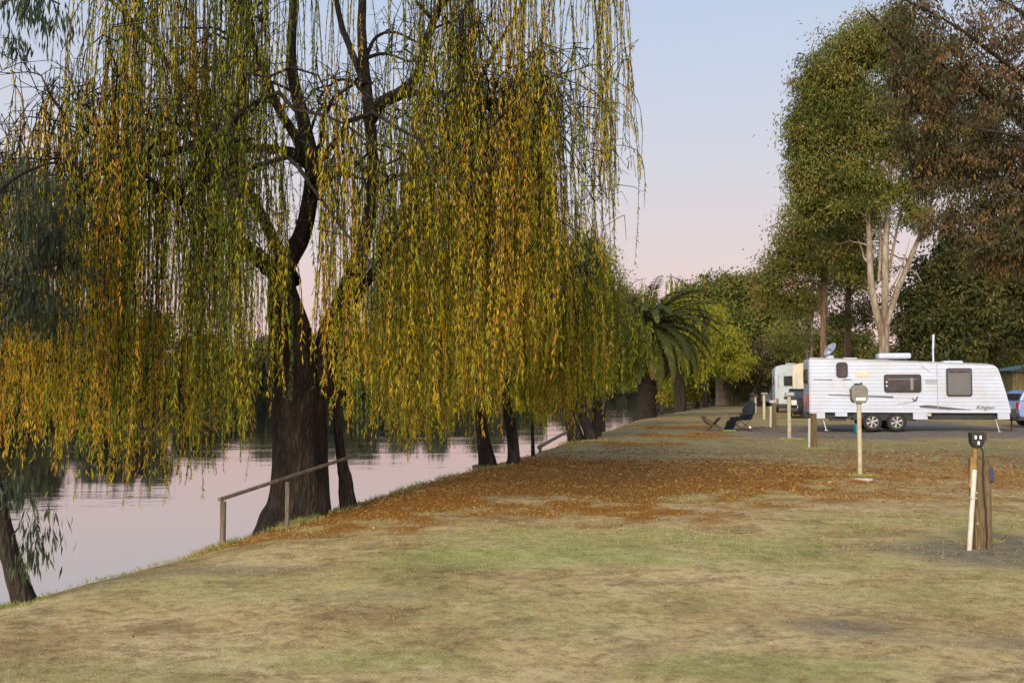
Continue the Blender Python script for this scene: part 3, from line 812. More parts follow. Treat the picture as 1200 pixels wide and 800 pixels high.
# ---- third willow (twin stems leaning apart)
b = gpt(682, 515, 33.0); b = (b[0], b[1], b[2] - 0.2)
limbs = [LB([(676, 524, 33, 0.315), (674, 510, 33, 0.255), (666, 480, 33, 0.188), (660, 440, 33, 0.165), (655, 390, 33, 0.128), (650, 320, 33, 0.090), (655, 260, 33, 0.060)]),
         LB([(694, 522, 33, 0.255), (690, 505, 33, 0.180), (682, 480, 33, 0.150), (684, 430, 33, 0.128), (690, 360, 33, 0.098), (694, 290, 33, 0.060)]),
         LB([(664, 470, 33, 0.090), (640, 420, 33.5, 0.083), (625, 350, 34, 0.060), (620, 290, 34, 0.038)])]
def zbot3(x, y):
    px = 600 + x / np.maximum(y, 1) * F
    yy = np.interp(px, [560, 620, 660, 690, 720, 760], [470, 485, 462, 455, 448, 440]) + (vnoise(px * 0.08, y * 0.6) - 0.5) * 34 + rng.normal(size=len(x)) * 10
    return CAMZ - (yy - HOR) / F * y
willow('weeping_willow', 'weeping willow with two stems leaning apart beyond the thin sloping pole', b, limbs,
       (1.9, 33.5, 2.5, 2.6, 3.2, 7.6), zbot3, n_sec=75, per_sec=8, per_let=(2, 4), leaf_len=0.15, leaf_w=0.028, spacing=0.055,
       gaps=[(724, 900, 0, 800, 0.03)], pxmax=726, tint_c=0.40, maxlen=5.0)
# rounded grey-green tree top beside them
b = gpt(688, 512, 36.0)
tree('riverbank_tree', 'rounded grey-green tree rising behind the leaning twin willow stems', 'tree', (b[0] + 0.3, 36.0, b[2] - 0.2),
     [[(0, 0, 0, 0.2), (0.1, 0, 2, 0.17), (0.0, 0.1, 4, 0.12), (-0.1, 0, 6.0, 0.06)]],
     [(-0.2, 0, 5.6, 1.2, 1.3, 1.8, 150), (0.25, 0, 4.6, 0.9, 1.2, 1.6, 110), (-0.7, 0.2, 3.6, 1.2, 1.2, 1.6, 100)], M['olive_leaf'], M['dark_bark'], per=60, llen=0.13, lwid=0.035, spread=0.5, droop=0.5, nlimb=30)

# ---- thin leaning tree and its dark olive crown
b = gpt(706, 502, 44.0); b = (b[0], b[1], b[2] - 0.2)
limbs = [LB([(705, 512, 44, 0.195), (705, 490, 44, 0.150), (709, 470, 44, 0.143), (720, 445, 44, 0.135), (728, 415, 44, 0.112), (735, 385, 44.5, 0.075), (738, 350, 45, 0.045)]),
         LB([(712, 460, 44, 0.098), (704, 430, 44, 0.083), (700, 390, 44, 0.060), (705, 350, 44, 0.038)])]
def zbot4(x, y):
    px = 600 + x / np.maximum(y, 1) * F
    yy = np.interp(px, [670, 700, 720, 760], [460, 450, 440, 425]) + rng.normal(size=len(x)) * 9
    return CAMZ - (yy - HOR) / F * y
willow('leaning_willow', 'thin leaning dark-stemmed willow between the twin stems and the palm', b, limbs, (4.5, 45, 1.8, 2.2, 2.8, 5.4), zbot4,
       n_sec=60, per_sec=8, per_let=(2, 4), leaf_len=0.2, leaf_w=0.042, spacing=0.08, gaps=[(790, 2000, 0, 800, 0)], pxmax=790, tint_c=0.26, maxlen=3.6)
# ---- yellow-green tree behind the palm
b = gpt(797, 482, 80.0); b = (b[0] - 2.0, b[1], b[2] - 0.3)
limbs = [[(2.0, 0, -0.3, 0.5), (2.0, 0, 2.0, 0.42), (1.6, 0, 4.0, 0.36), (0.6, 0, 6.2, 0.25), (-0.4, 0, 8.4, 0.1)],
         [(1.7, 0, 3.6, 0.3), (-1.0, 0.5, 5.5, 0.22), (-3.2, 0.2, 7.5, 0.1)], [(1.6, 0, 4.0, 0.3), (3.4, -0.3, 6.0, 0.2), (4.4, 0, 7.6, 0.08)]]
def zbot5(x, y):
    return 2.2 + 1.0 * (vnoise(x * 1.3, y) - 0.3) + 0.5 * rng.normal(size=len(x))
willow('weeping_willow', 'yellow-green weeping willow with brown trunk standing behind the palm', b, limbs, (b[0] - 1.5, 80, 5.4, 4.0, 4.0, 12.2), zbot5,
       n_sec=150, per_sec=8, per_let=(2, 4), leaf_len=0.34, leaf_w=0.085, spacing=0.14, tint_c=0.6, maxlen=4.2, leafm='pale_green_leaf', barkm='dark_bark')

# ---- Canary palm
pb = gpt(757, 489, 60.0)
def palm(base):
    root = empty('date_palm', base, 'dark feathery date palm with stout brown trunk on the river bank', 'palm')
    g = Geo()
    k = 30
    z = np.linspace(-0.3, 5.6, k)
    r = np.interp(z, [-0.3, 0.1, 0.8, 3, 4.3, 5.6], [1.15, 0.95, 0.72, 0.72, 0.95, 0.55])
    r = r * 0.74 * (1 + 0.10 * ((np.arange(k) % 2) * 2 - 1))
    p = np.stack([0.05 * np.sin(z), 0 * z, z], -1)
    V, Q = tubes(p[None], r[None], 14)
    V = V + rng.normal(size=V.shape) * 0.035
    g.add(V, Q); g.build('trunk', M['palm_bark'], root, smooth=False)
    # skirt of dead frond stubs
    n = 420
    az = rng.random(n) * 6.283; zz = 3.4 + 2.1 * rng.random(n)
    P = np.stack([np.cos(az) * 0.75, np.sin(az) * 0.75, zz], -1)
    D = np.stack([np.cos(az) * 0.35, np.sin(az) * 0.35, 0.1 - 0.9 * rng.random(n)], -1) * (0.7 + 0.7 * rng.random(n))[:, None]
    V, Q = leaf_geo(P, D, 0.07 * np.ones(n))
    np_mesh('dead_frond_skirt', V, Q, M['palm_bark'], root)
    nf = 96
    for i in range(nf):
        az = i * 2.39996 + rng.normal() * 0.15
        u = (i + 0.5) / nf
        el = R(64 - 92 * u ** 0.85 + rng.normal() * 5)
        L = 5.3 * (0.85 + 0.3 * rng.random()) * (0.8 + 0.2 * math.sin(math.pi * min(1, u + 0.2)))
        k = 14; t = np.linspace(0, 1, k)
        e = el - (1.0 + 0.5 * u) * t ** 1.25 * 1.25
        ds = L / (k - 1)
        hx = np.concatenate([[0], np.cumsum(np.cos(e[:-1]) * ds)]) + 0.25
        hz = np.concatenate([[0], np.cumsum(np.sin(e[:-1]) * ds)]) + 5.25 + 0.25 * (1 - u)
        path = np.stack([hx * math.cos(az), hx * math.sin(az), hz], -1)
        g = Geo(); V1, Q1 = tubes(path[None], np.linspace(0.05, 0.012, k)[None], 4)
        m = 60
        tl = np.repeat(np.linspace(0.12, 1.0, m), 2); sd = np.tile([1, -1], m)
        f = tl * (k - 1); j = np.minimum(f.astype(int), k - 2); uu = (f - j)[:, None]
        P = path[j] * (1 - uu) + path[j + 1] * uu
        T = norm(path[j + 1] - path[j])
        side = np.array([-math.sin(az), math.cos(az), 0]) * sd[:, None]
        ll = 0.62 * np.sin(np.pi * np.clip(tl * 0.86 + 0.12, 0, 1)) ** 0.7 * (0.85 + 0.3 * rng.random(2 * m))
        D = norm(T * 0.75 + side * 0.75 + np.array([0, 0, -0.28]) + rng.normal(size=P.shape) * 0.08) * ll[:, None]
        Wd = norm(np.cross(D, np.cross(T, side))) * 0.04
        V2 = np.stack([P, P + D * 0.4 + Wd, P + D, P + D * 0.4 - Wd], 1).reshape(-1, 3)
        Q2 = np.arange(len(V2)).reshape(-1, 4)
        V = np.vstack([V1, V2]); Q = np.vstack([Q1, Q2 + len(V1)])
        c = float(np.clip(0.25 + 0.5 * rng.random() + 0.35 * (u > 0.9), 0, 1))
        tint = np.clip(c + 0.12 * rng.normal(size=len(Q)), 0, 1)
        np_mesh('frond', V, Q, M['palm_leaf'], root, {'tint': ('FACE', tint)})
    return root
palm(pb)

# ---- big rounded trees at the end of the lawn
def G(x, y): return (x, y, float(ground_z(x, y)) - 0.2)
def pxx(px, Y): return (px - 600) / F * Y
def hz(py, Y): return CAMZ + (HOR - py) / F * Y
def blob(px, py, Y, rx, rz, n, base, ry=None, dy=0.0):
    """foliage mass centred on pixel; radii in metres"""
    p = at(px, py, Y)
    return (p.x - base[0], p.y - base[1] + dy, p.z - base[2], rx, ry or rx, rz, n)
b = G(pxx(850, 108), 108)
tree('round_crowned_tree', 'broad dark green round-topped tree with pale trunk beyond the palm', 'tree', b,
     [[(-0.2, 0, 0, 0.9), (-0.3, 0, 2, 0.75), (-0.5, 0, 5, 0.5), (-0.8, 0, 9, 0.25)], [(0.3, 0, 0, 0.6), (0.8, 0, 3, 0.4), (1.8, 0, 7, 0.2)]],
     [blob(835, 352, 108, 3.2, 2.8, 170, b), blob(868, 350, 108, 2.6, 2.6, 130, b), blob(815, 380, 107, 3.2, 3.0, 130, b), blob(893, 372, 107, 2.4, 2.2, 110, b), blob(850, 385, 105, 4.0, 2.8, 170, b), blob(885, 405, 105, 2.8, 2.0, 110, b), blob(820, 415, 104, 3.2, 2.2, 110, b)],
     M['gum_leaf'], M['gum_bark'], per=70, llen=0.45, lwid=0.17, spread=1.1, droop=0.3, nlimb=50, limb_r=0.12)
b = G(pxx(826, 95), 95)
tree('yellowing_tree', 'small yellowing tree drooping in front of the round-topped tree', 'tree', b,
     [[(0, 0, 0, 0.25), (0.1, 0, 3, 0.18), (-0.3, 0, 6, 0.1)]],
     [blob(826, 375, 95, 2.0, 1.8, 90, b), blob(845, 400, 95, 2.0, 1.6, 80, b), blob(820, 420, 95, 2.2, 1.3, 70, b), blob(862, 425, 95, 2.0, 1.2, 60, b)],
     M['pale_green_leaf'], M['dark_bark'], per=55, llen=0.38, lwid=0.1, spread=0.9, droop=0.65, nlimb=20)
b = G(pxx(888, 100), 100)
tree('autumn_bush', 'low olive and rusty bush hanging over the far campers', 'tree', b,
     [[(0, 0, 0, 0.22), (0.1, 0, 2, 0.15), (0, 0, 4, 0.08)]],
     [blob(880, 425, 100, 2.2, 1.6, 90, b), blob(872, 445, 100, 1.8, 1.0, 60, b), blob(905, 412, 100, 2.0, 1.4, 60, b)],
     M['brown_leaf'], M['dark_bark'], per=55, llen=0.36, lwid=0.12, spread=0.9, droop=0.5, nlimb=16, tshift=-0.1)

# ---- the tall gum with pale forked trunks behind the caravan
Yg = 56
b = G(pxx(1037, Yg), Yg)
def LG(rows): return loc_limb([(px, py, Yg + dd, r) for px, py, dd, r in rows], b)
trunks = [LG([(1037, 495, 0, 0.354), (1036, 440, 0, 0.299), (1036, 400, 0, 0.286), (1036, 378, 0, 0.272)]),
          LG([(1035, 395, 0, 0.218), (1026, 360, -0.3, 0.197), (1020, 320, -0.4, 0.170), (1018, 270, -0.4, 0.136), (1014, 210, -0.3, 0.102), (1005, 130, 0, 0.061), (1000, 70, 0, 0.027)]),
          LG([(1036, 390, 0, 0.204), (1037, 340, 0, 0.190), (1038, 290, 0, 0.170), (1041, 240, 0.2, 0.136), (1044, 160, 0.2, 0.088), (1040, 60, 0.2, 0.041)]),
          LG([(1037, 385, 0, 0.190), (1048, 350, 0.5, 0.177), (1060, 320, 0.8, 0.156), (1072, 290, 1.0, 0.129), (1084, 262, 1.0, 0.102), (1100, 200, 1.0, 0.068), (1115, 120, 1.0, 0.034)]),
          LG([(1037, 335, 0.2, 0.109), (1045, 300, 0.6, 0.082), (1052, 265, 0.8, 0.061), (1064, 215, 1.0, 0.034)]),
          LG([(1030, 330, 0, 0.088), (1032, 280, 0.4, 0.075), (1028, 230, 0.6, 0.054), (1022, 170, 0.8, 0.027)]),
          LG([(1062, 318, 0.8, 0.048), (1072, 318, 0.6, 0.034), (1080, 330, 0.4, 0.020)]),
          LG([(1040, 345, 0, 0.061), (1052, 325, -0.4, 0.041), (1062, 296, -0.6, 0.027), (1066, 280, -0.6, 0.014)])]
blobs = [blob(1000, 60, Yg, 2.2, 1.9, 100, b), blob(1045, 50, Yg, 2.6, 2.2, 100, b), blob(965, 100, Yg, 1.8, 2.0, 100, b), blob(948, 150, Yg, 1.3, 1.9, 80, b),
         blob(985, 150, Yg, 2.0, 2.2, 80, b), blob(945, 195, Yg, 1.1, 1.4, 60, b), blob(970, 215, Yg, 1.7, 1.6, 70, b), blob(1085, 90, Yg, 2.4, 2.6, 90, b), blob(1100, 190, Yg, 2.4, 2.2, 80, b),
         blob(1040, 150, Yg, 2.4, 1.6, 60, b), blob(1005, 115, Yg, 2.2, 1.8, 60, b), blob(1015, 160, Yg, 1.8, 1.8, 50, b), blob(1010, 210, Yg, 1.6, 1.2, 45, b), blob(1050, 225, Yg, 1.6, 0.9, 30, b), blob(955, 240, Yg, 1.2, 1.0, 40, b), blob(1000, 245, Yg, 1.7, 1.0, 40, b), blob(985, 285, Yg + 3, 1.6, 1.2, 36, b), blob(1070, 255, Yg, 1.2, 0.8, 16, b), blob(1000, 320, Yg + 4, 1.2, 1.2, 22, b), blob(1135, 140, Yg, 2.6, 3.0, 80, b)]
tree('tall_gum_tree', 'tall gum tree with pale trunk forking into several limbs behind the white caravan', 'tree', b, trunks, blobs,
     M['gum_leaf'], M['gum_bark'], per=105, llen=0.25, lwid=0.07, spread=0.74, droop=0.6, nlimb=150, limb_r=0.06)

# ---- slender brown gums to its left
Yh = 66
b = G(pxx(966, Yh), Yh)
def LH(rows, Y=Yh): return loc_limb([(px, py, Y, r) for px, py, r in rows], b)
tree('slender_gum_tree', 'slender gum with straight brown trunk rising behind the satellite dish', 'tree', b,
     [LH([(966, 480, 0.26), (965, 410, 0.22), (965, 340, 0.19), (962, 280, 0.14), (958, 230, 0.06)])],
     [blob(930, 290, Yh, 1.8, 1.6, 60, b), blob(950, 260, Yh, 2.0, 1.8, 65, b), blob(912, 325, Yh, 1.6, 1.4, 60, b), blob(960, 305, Yh, 2.2, 1.4, 60, b), blob(905, 345, Yh, 0.9, 0.8, 24, b), blob(985, 270, Yh, 2.0, 1.8, 60, b), blob(940, 350, Yh, 1.4, 0.7, 22, b)],
     M['gum_leaf'], M['brown_gum_bark'], per=70, llen=0.28, lwid=0.085, spread=0.9, droop=0.5, nlimb=55, limb_r=0.06, tshift=0.12)
b = G(pxx(993, 74), 74)
tree('slender_gum_tree', 'leaning brown gum between the straight gum and the pale forked gum', 'tree', b,
     [LH([(992, 480, 0.28), (993, 410, 0.24), (994, 350, 0.2), (1000, 290, 0.15), (1003, 240, 0.06)], 74)],
     [blob(1000, 270, 74, 2.4, 2.2, 70, b), blob(1010, 320, 74, 1.8, 1.2, 36, b), blob(980, 325, 74, 1.9, 1.2, 36, b), blob(995, 375, 74, 1.8, 1.0, 24, b), blob(1012, 360, 74, 1.6, 1.2, 30, b)],
     M['gum_leaf'], M['brown_gum_bark'], per=60, llen=0.30, lwid=0.085, spread=0.95, droop=0.5, nlimb=45, limb_r=0.06, tshift=0.1)
b = G(pxx(945, 82), 82)
tree('sapling_gum', 'thin pale forked sapling gum behind the back end of the white caravan', 'tree', b,
     [LH([(947, 480, 0.15), (946, 420, 0.12), (940, 385, 0.10), (930, 360, 0.05)], 82), LH([(950, 470, 0.14), (951, 400, 0.11), (953, 350, 0.08), (952, 310, 0.04)], 82)],
     [blob(932, 365, 82, 1.5, 0.9, 26, b), blob(952, 345, 82, 1.6, 1.2, 30, b), blob(925, 400, 82, 1.6, 1.2, 30, b)],
     M['gum_leaf'], M['gum_bark'], per=45, llen=0.30, lwid=0.085, spread=0.9, droop=0.5, nlimb=30, limb_r=0.05)
# ---- dense dark trees behind the caravan
specs = [
    (1105, 62, 'dense_dark_tree', 'dense dark green tree crowding behind the front half of the white caravan', [(1105, 330, 2.4, 2.4, 120), (1085, 375, 1.8, 2.2, 100), (1120, 375, 2.6, 2.2, 120), (1130, 310, 2.4, 2.2, 100), (1075, 410, 1.5, 1.2, 50), (1100, 415, 2.2, 1.2, 60)], 'dark_leaf'),
    (1165, 66, 'dense_dark_tree', 'brown-black dense tree at the right edge above the olive shed', [(1160, 325, 2.8, 2.6, 130), (1195, 345, 2.6, 2.6, 110), (1150, 390, 1.9, 1.8, 60), (1200, 295, 3.0, 2.6, 110), (1215, 390, 2.4, 2.2, 80), (1235, 330, 2.6, 2.6, 80)], 'dark_leaf'),
    (965, 100, 'bushy_tree', 'olive bushy tree filling the gap below the slender gums', [(925, 405, 2.4, 2.4, 90), (950, 410, 2.6, 2.0, 80), (985, 400, 3.0, 2.4, 90), (1010, 415, 3.0, 2.0, 80), (915, 435, 2.4, 1.6, 70), (985, 430, 3, 1.4, 70)], 'gum_leaf'),
    (1060, 104, 'bushy_tree', 'olive bushy tree low behind the pale gum trunk', [(1055, 425, 3.0, 1.6, 80), (1020, 430, 2.6, 1.6, 60), (1085, 420, 2.6, 1.8, 60)], 'gum_leaf'),
    (905, 118, 'bushy_tree', 'dark bushy tree between the round-topped tree and the slender gums', [(905, 395, 2.8, 3.0, 110), (925, 380, 2.6, 2.6, 90), (900, 425, 3.0, 2.4, 100), (940, 425, 3.0, 2.0, 90)], 'dark_leaf'),
    (1150, 92, 'bushy_tree', 'shadowy bushy tree low behind the shed', [(1145, 430, 3.2, 1.8, 90), (1180, 425, 3.2, 2.2, 100), (1215, 420, 3.5, 2.6, 90), (1115, 432, 2.6, 1.6, 60)], 'gum_leaf'),
    (815, 112, 'river_shrub', 'low dense shrub closing the lawn right of the palm', [(800, 455, 2.6, 1.4, 70), (825, 452, 2.6, 1.6, 70), (848, 456, 2.0, 1.2, 50), (780, 458, 2.4, 1.2, 60)], 'olive_leaf'),
    (880, 118, 'river_shrub', 'low shrub in shade left of the distant camper van', [(872, 452, 2.4, 1.5, 70), (895, 450, 2.4, 1.5, 60)], 'dark_leaf'),
    (775, 125, 'bushy_tree', 'bushy green tree at the river bend behind the palm', [(760, 400, 4.0, 3.5, 110), (790, 380, 4.0, 3.5, 110), (740, 430, 3.5, 2.6, 90), (790, 430, 4.5, 2.6, 110)], 'olive_leaf'),
]
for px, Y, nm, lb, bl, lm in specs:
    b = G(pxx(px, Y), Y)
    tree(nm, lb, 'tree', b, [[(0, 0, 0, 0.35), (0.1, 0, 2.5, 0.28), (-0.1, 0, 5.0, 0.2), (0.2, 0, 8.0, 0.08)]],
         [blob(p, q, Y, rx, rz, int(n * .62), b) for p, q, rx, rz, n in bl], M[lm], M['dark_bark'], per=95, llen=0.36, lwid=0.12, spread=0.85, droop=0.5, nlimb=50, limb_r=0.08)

# ---- brown autumn tree overhanging from the right
b = G(9.6, 15.5)
def LA(rows): return loc_limb(rows, b)
trunks = [[(0, 0, 0, 0.34), (-0.1, 0, 1.5, 0.28), (-0.3, -0.1, 3.2, 0.24), (-0.5, -0.2, 5.2, 0.17), (-0.9, -0.3, 7.5, 0.08)],
          LA([(1290, 260, 15.4, 0.088), (1240, 190, 15.2, 0.066), (1180, 130, 15.0, 0.047), (1120, 85, 14.8, 0.033), (1060, 55, 14.6, 0.022), (1015, 12, 14.5, 0.011)]),
          LA([(1280, 200, 15.3, 0.066), (1220, 110, 14.6, 0.044), (1160, 60, 14.2, 0.030), (1110, 25, 14.0, 0.019), (1040, -10, 13.8, 0.011)]),
          LA([(1290, 280, 15.4, 0.072), (1235, 240, 15.6, 0.050), (1180, 215, 15.8, 0.033), (1120, 200, 16.0, 0.022), (1070, 210, 16, 0.011)]),
          LA([(1285, 230, 15.4, 0.055), (1230, 180, 14.6, 0.039), (1190, 160, 14.2, 0.028), (1140, 150, 14, 0.017)]),
          LA([(1240, 60, 15.0, 0.039), (1190, 10, 14.6, 0.028), (1120, -20, 14.2, 0.017)])]
blobs = [blob(1150, 110, 15, 0.75, 0.6, 60, b), blob(1100, 90, 14.8, 0.6, 0.5, 42, b), blob(1065, 50, 14.6, 0.5, 0.4, 24, b), blob(1180, 190, 15.4, 0.8, 0.7, 85, b), blob(1120, 195, 15.6, 0.7, 0.6, 65, b),
         blob(1080, 180, 15.8, 0.5, 0.5, 34, b), blob(1160, 255, 15.6, 0.75, 0.55, 75, b), blob(1110, 260, 15.8, 0.45, 0.35, 26, b), blob(1200, 255, 15.2, 0.8, 0.6, 70, b), blob(1060, 125, 15.2, 0.5, 0.5, 30, b),
         blob(1140, 30, 14.2, 0.7, 0.4, 26, b), blob(1200, 50, 14.6, 0.7, 0.6, 26, b), blob(1080, 5, 14, 0.6, 0.3, 16, b), blob(1195, 120, 15, 0.7, 0.7, 40, b), (0.2, 0, 5.6, 1.8, 1.8, 1.5, 110), (-0.8, 0.3, 7.6, 1.8, 1.6, 1.0, 80), (1.2, 0.4, 4.6, 1.6, 1.6, 1.0, 60),
         blob(1170, 300, 16, 0.6, 0.3, 30, b), blob(1215, 310, 16, 0.6, 0.4, 30, b)]
tree('autumn_tree', 'brown-leaved tree with thin dark twigs overhanging the top right corner', 'tree', b, trunks, blobs, M['brown_leaf'], M['dark_bark'],
     per=46, llen=0.085, lwid=0.026, spread=0.19, droop=0.7, nlimb=620, limb_r=0.011, tshift=-0.02)

# ---- blue-green gum at the left edge
b = gpt(22, 690, 8.05); b = (b[0], b[1], b[2] - 0.12)
trunks = [loc_limb([(30, 705, 8.05, 0.096), (18, 672, 8.05, 0.080), (6, 630, 8.05, 0.074), (-6, 580, 8.1, 0.071), (-22, 500, 8.2, 0.064), (-40, 400, 8.4, 0.057), (-50, 250, 8.7, 0.048), (-45, 80, 9.0, 0.035), (-30, -90, 9.2, 0.019)], b),
          loc_limb([(-45, 330, 8.5, 0.032), (-20, 250, 8.8, 0.025), (15, 210, 9.2, 0.018), (60, 190, 9.6, 0.010)], b),
          loc_limb([(-42, 400, 8.4, 0.032), (-20, 350, 9.0, 0.025), (20, 320, 9.6, 0.019), (70, 310, 10.2, 0.010)], b),
          loc_limb([(-46, 90, 9.0, 0.025), (-10, 20, 8.6, 0.019), (30, -10, 8.3, 0.013), (70, 5, 8.1, 0.007)], b),
          loc_limb([(-10, 560, 8.12, 0.010), (10, 552, 8.0, 0.007), (30, 570, 7.9, 0.004), (44, 600, 7.85, 0.003)], b)]
blobs = [blob(20, 205, 9.6, 0.34, 0.40, 12, b), blob(35, 290, 10, 0.42, 0.45, 30, b), blob(15, 340, 9.6, 0.35, 0.40, 26, b), blob(75, 300, 10.5, 0.30, 0.30, 17, b), blob(50, 365, 10.2, 0.36, 0.25, 17, b), blob(60, 240, 10.4, 0.3, 0.3, 16, b),
         blob(35, 12, 8.3, 0.26, 0.12, 8, b), blob(65, 28, 8.1, 0.06, 0.12, 3, b), blob(8, 60, 8.8, 0.12, 0.2, 3, b), blob(24, 575, 7.95, 0.10, 0.10, 4, b), blob(46, 610, 7.85, 0.03, 0.16, 3, b), blob(34, 640, 7.9, 0.06, 0.15, 5, b),
         blob(-90, 300, 9.5, 0.5, 0.8, 30, b), blob(-80, -100, 9, 0.8, 0.6, 30, b)]
tree('blue_gum_tree', 'blue-green gum with slim leaning trunk and long hanging leaves at the left edge', 'tree', b, trunks, blobs, M['blue_gum_leaf'], M['dark_bark'],
     per=30, llen=0.12, lwid=0.018, spread=0.20, droop=0.85, nlimb=90, limb_r=0.008)

# ---- trees along the far bank (three kinds copied)
protos = []
for kind in range(3):
    bl = [(rng.normal() * 1.6, rng.normal() * 1.2, 2.2 + 2.0 * k / 2 + rng.random() * 1.5, 1.6 + rng.random(), 1.6, 1.5 + 0.6 * rng.random(), 46) for k in range(6)] + [(0, 0, 1.0, 2.4, 1.6, 1.0, 50)]
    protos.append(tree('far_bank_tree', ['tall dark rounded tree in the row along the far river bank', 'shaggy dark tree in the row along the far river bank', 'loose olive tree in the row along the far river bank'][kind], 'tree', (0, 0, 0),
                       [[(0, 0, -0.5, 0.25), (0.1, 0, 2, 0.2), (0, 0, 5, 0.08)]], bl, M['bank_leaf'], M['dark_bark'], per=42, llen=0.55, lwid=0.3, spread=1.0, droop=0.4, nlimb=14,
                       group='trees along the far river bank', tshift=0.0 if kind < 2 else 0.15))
first = [True] * 3
ys = []
yy = 105.0
while yy < 1050:
    ys.append(yy); yy += 4.2 + yy * 0.012
for i, yy in enumerate(ys):
    sl = (float(np.interp(yy + 1, EY, EX)) - float(np.interp(yy - 1, EY, EX))) / 2
    s = -(RW + 3.0 + 3 * random.random())
    x = float(np.interp(yy, EY, EX)) + s * math.sqrt(1 + sl * sl)
    k = random.randrange(3)
    o = protos[k] if first[k] else copy_tree(protos[k])
    first[k] = False
    sc = random.uniform(1.5, 2.6)
    o.location = (x, yy, float(ground_z(x, yy)))
    o.scale = (sc * random.uniform(0.9, 1.2), sc, sc * random.uniform(0.85, 1.25))
    o.rotation_euler = (0, 0, random.uniform(0, 6.28))

# ------------------------------------------------------------------ caravan
def rrect(cx, cz, w, h, r, n=5):
    pts = []
    for (sx, sz, a0) in ((1, 1, 0), (-1, 1, 90), (-1, -1, 180), (1, -1, 270)):
        for k in range(n + 1):
            a = R(a0 + 90 * k / n)
            pts.append((cx + sx * (w / 2 - r) + r * math.cos(a), cz + sz * (h / 2 - r) + r * math.sin(a)))
    return pts

def wheel(parent, c, r, w, spokes=6, name='wheel', face=-1):
    """wheel with axle along local y; outer face towards face*y"""
    x, y, z = c
    m = MB()
    prof = [(r * 0.62, -w / 2), (r * 0.92, -w / 2), (r, -w * 0.3), (r, w * 0.3), (r * 0.92, w / 2), (r * 0.62, w / 2)]
    n = 28
    rings = [[m.bm.verts.new((p[0] * math.cos(2 * math.pi * k / n), p[1], p[0] * math.sin(2 * math.pi * k / n))) for p in prof] for k in range(n)]
    for k in range(n):
        a, b = rings[k], rings[(k + 1) % n]
        for j in range(len(prof)):
            m.bm.faces.new((a[j], b[j], b[(j + 1) % len(prof)], a[(j + 1) % len(prof)]))
    wo = m.build(name, M['rubber'], parent, True, (x, y, z))
    m = MB()
    m.cyl((0, face * w * 0.05, 0), (0, face * w * 0.12, 0), r * 0.6, n=24)
    d = m.build('rim_dish', M['chassis'], wo, True)
    m = MB()
    for k in range(spokes):
        a = 2 * math.pi * k / spokes + 0.3
        for da in (-0.16, 0.16):
            m.box((math.cos(a + da * .6) * r * 0.36, face * w * 0.30, math.sin(a + da * .6) * r * 0.36), (r * 0.44, 0.03, r * 0.085), 0.006, Matrix.Rotation(-(a + da), 3, 'Y'))
    m.cyl((0, face * w * 0.2, 0), (0, face * w * 0.42, 0), r * 0.14, n=14)
    nn = 28
    for k in range(nn):
        a = 2 * math.pi * k / nn
        m.box((math.cos(a) * r * 0.6, face * w * 0.33, math.sin(a) * r * 0.6), (r * 0.04, 0.035, r * 0.15), 0, Matrix.Rotation(-a, 3, 'Y'))
    m.build('rim', M['alloy'], wo, False)
    return wo

def text_mesh(s, size, mat, parent, loc, name='lettering', ital=0.25, depth=0.004, rot=(math.pi / 2, 0, 0)):
    cu = bpy.data.curves.new('lettering', 'FONT')
    cu.body = s; cu.size = size; cu.shear = ital; cu.extrude = depth; cu.align_x = 'CENTER'
    to = bpy.data.objects.new('lettering_source', cu); COL.objects.link(to)
    dg = bpy.context.evaluated_depsgraph_get()
    me = bpy.data.meshes.new_from_object(to.evaluated_get(dg))
    bpy.data.objects.remove(to); bpy.data.curves.remove(cu)
    me.materials.clear()
    o = link(name, me, parent, mat)
    o.location = loc; o.rotation_euler = rot
    return o

Kc = 38.0 / F
cvx = (1065 - 600) * Kc
CROT = R(-11.0)
def cx_(px):
    a = (np.asarray(px, float) - 600) / F
    return (38.0 * a - cvx) / (np.cos(CROT) - a * np.sin(CROT))
def cz_(py): return CAMZ + (HOR - py) * Kc
gz0 = float(ground_z(cvx, 39))
cv = empty('caravan', (cvx, 38.0, gz0), 'long white caravan with ribbed sides and twin alloy wheels parked behind the grey meter post', 'caravan', rz=CROT)
def Zc(py): return cz_(py) - gz0
L0 = cx_(948)
def roofz(x): return Zc(418.5) + (x - L0) / (cx_(1160) - L0) * (Zc(427) - Zc(418.5))
re_py = [427, 429, 432, 440, 460, 481, 491]; re_px = [1160, 1166, 1169.5, 1172.5, 1178.5, 1184, 1182]
def right_x(z):
    py = HOR - (z + gz0 - CAMZ) / Kc
    return cx_(np.interp(py, re_py, re_px))
zb = Zc(483)
poly = [(L0, zb)] + [(L0, Zc(424)), (L0 + 0.03, Zc(420.5)), (L0 + 0.12, Zc(418.7))] + [(cx_(1158), roofz(cx_(1158)))]
for py in (428, 429.5, 432, 440, 460, 478, 483): poly.append((cx_(np.interp(py, re_py, re_px)), Zc(py)))
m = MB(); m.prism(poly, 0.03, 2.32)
body = m.build('body', M['white'], cv)
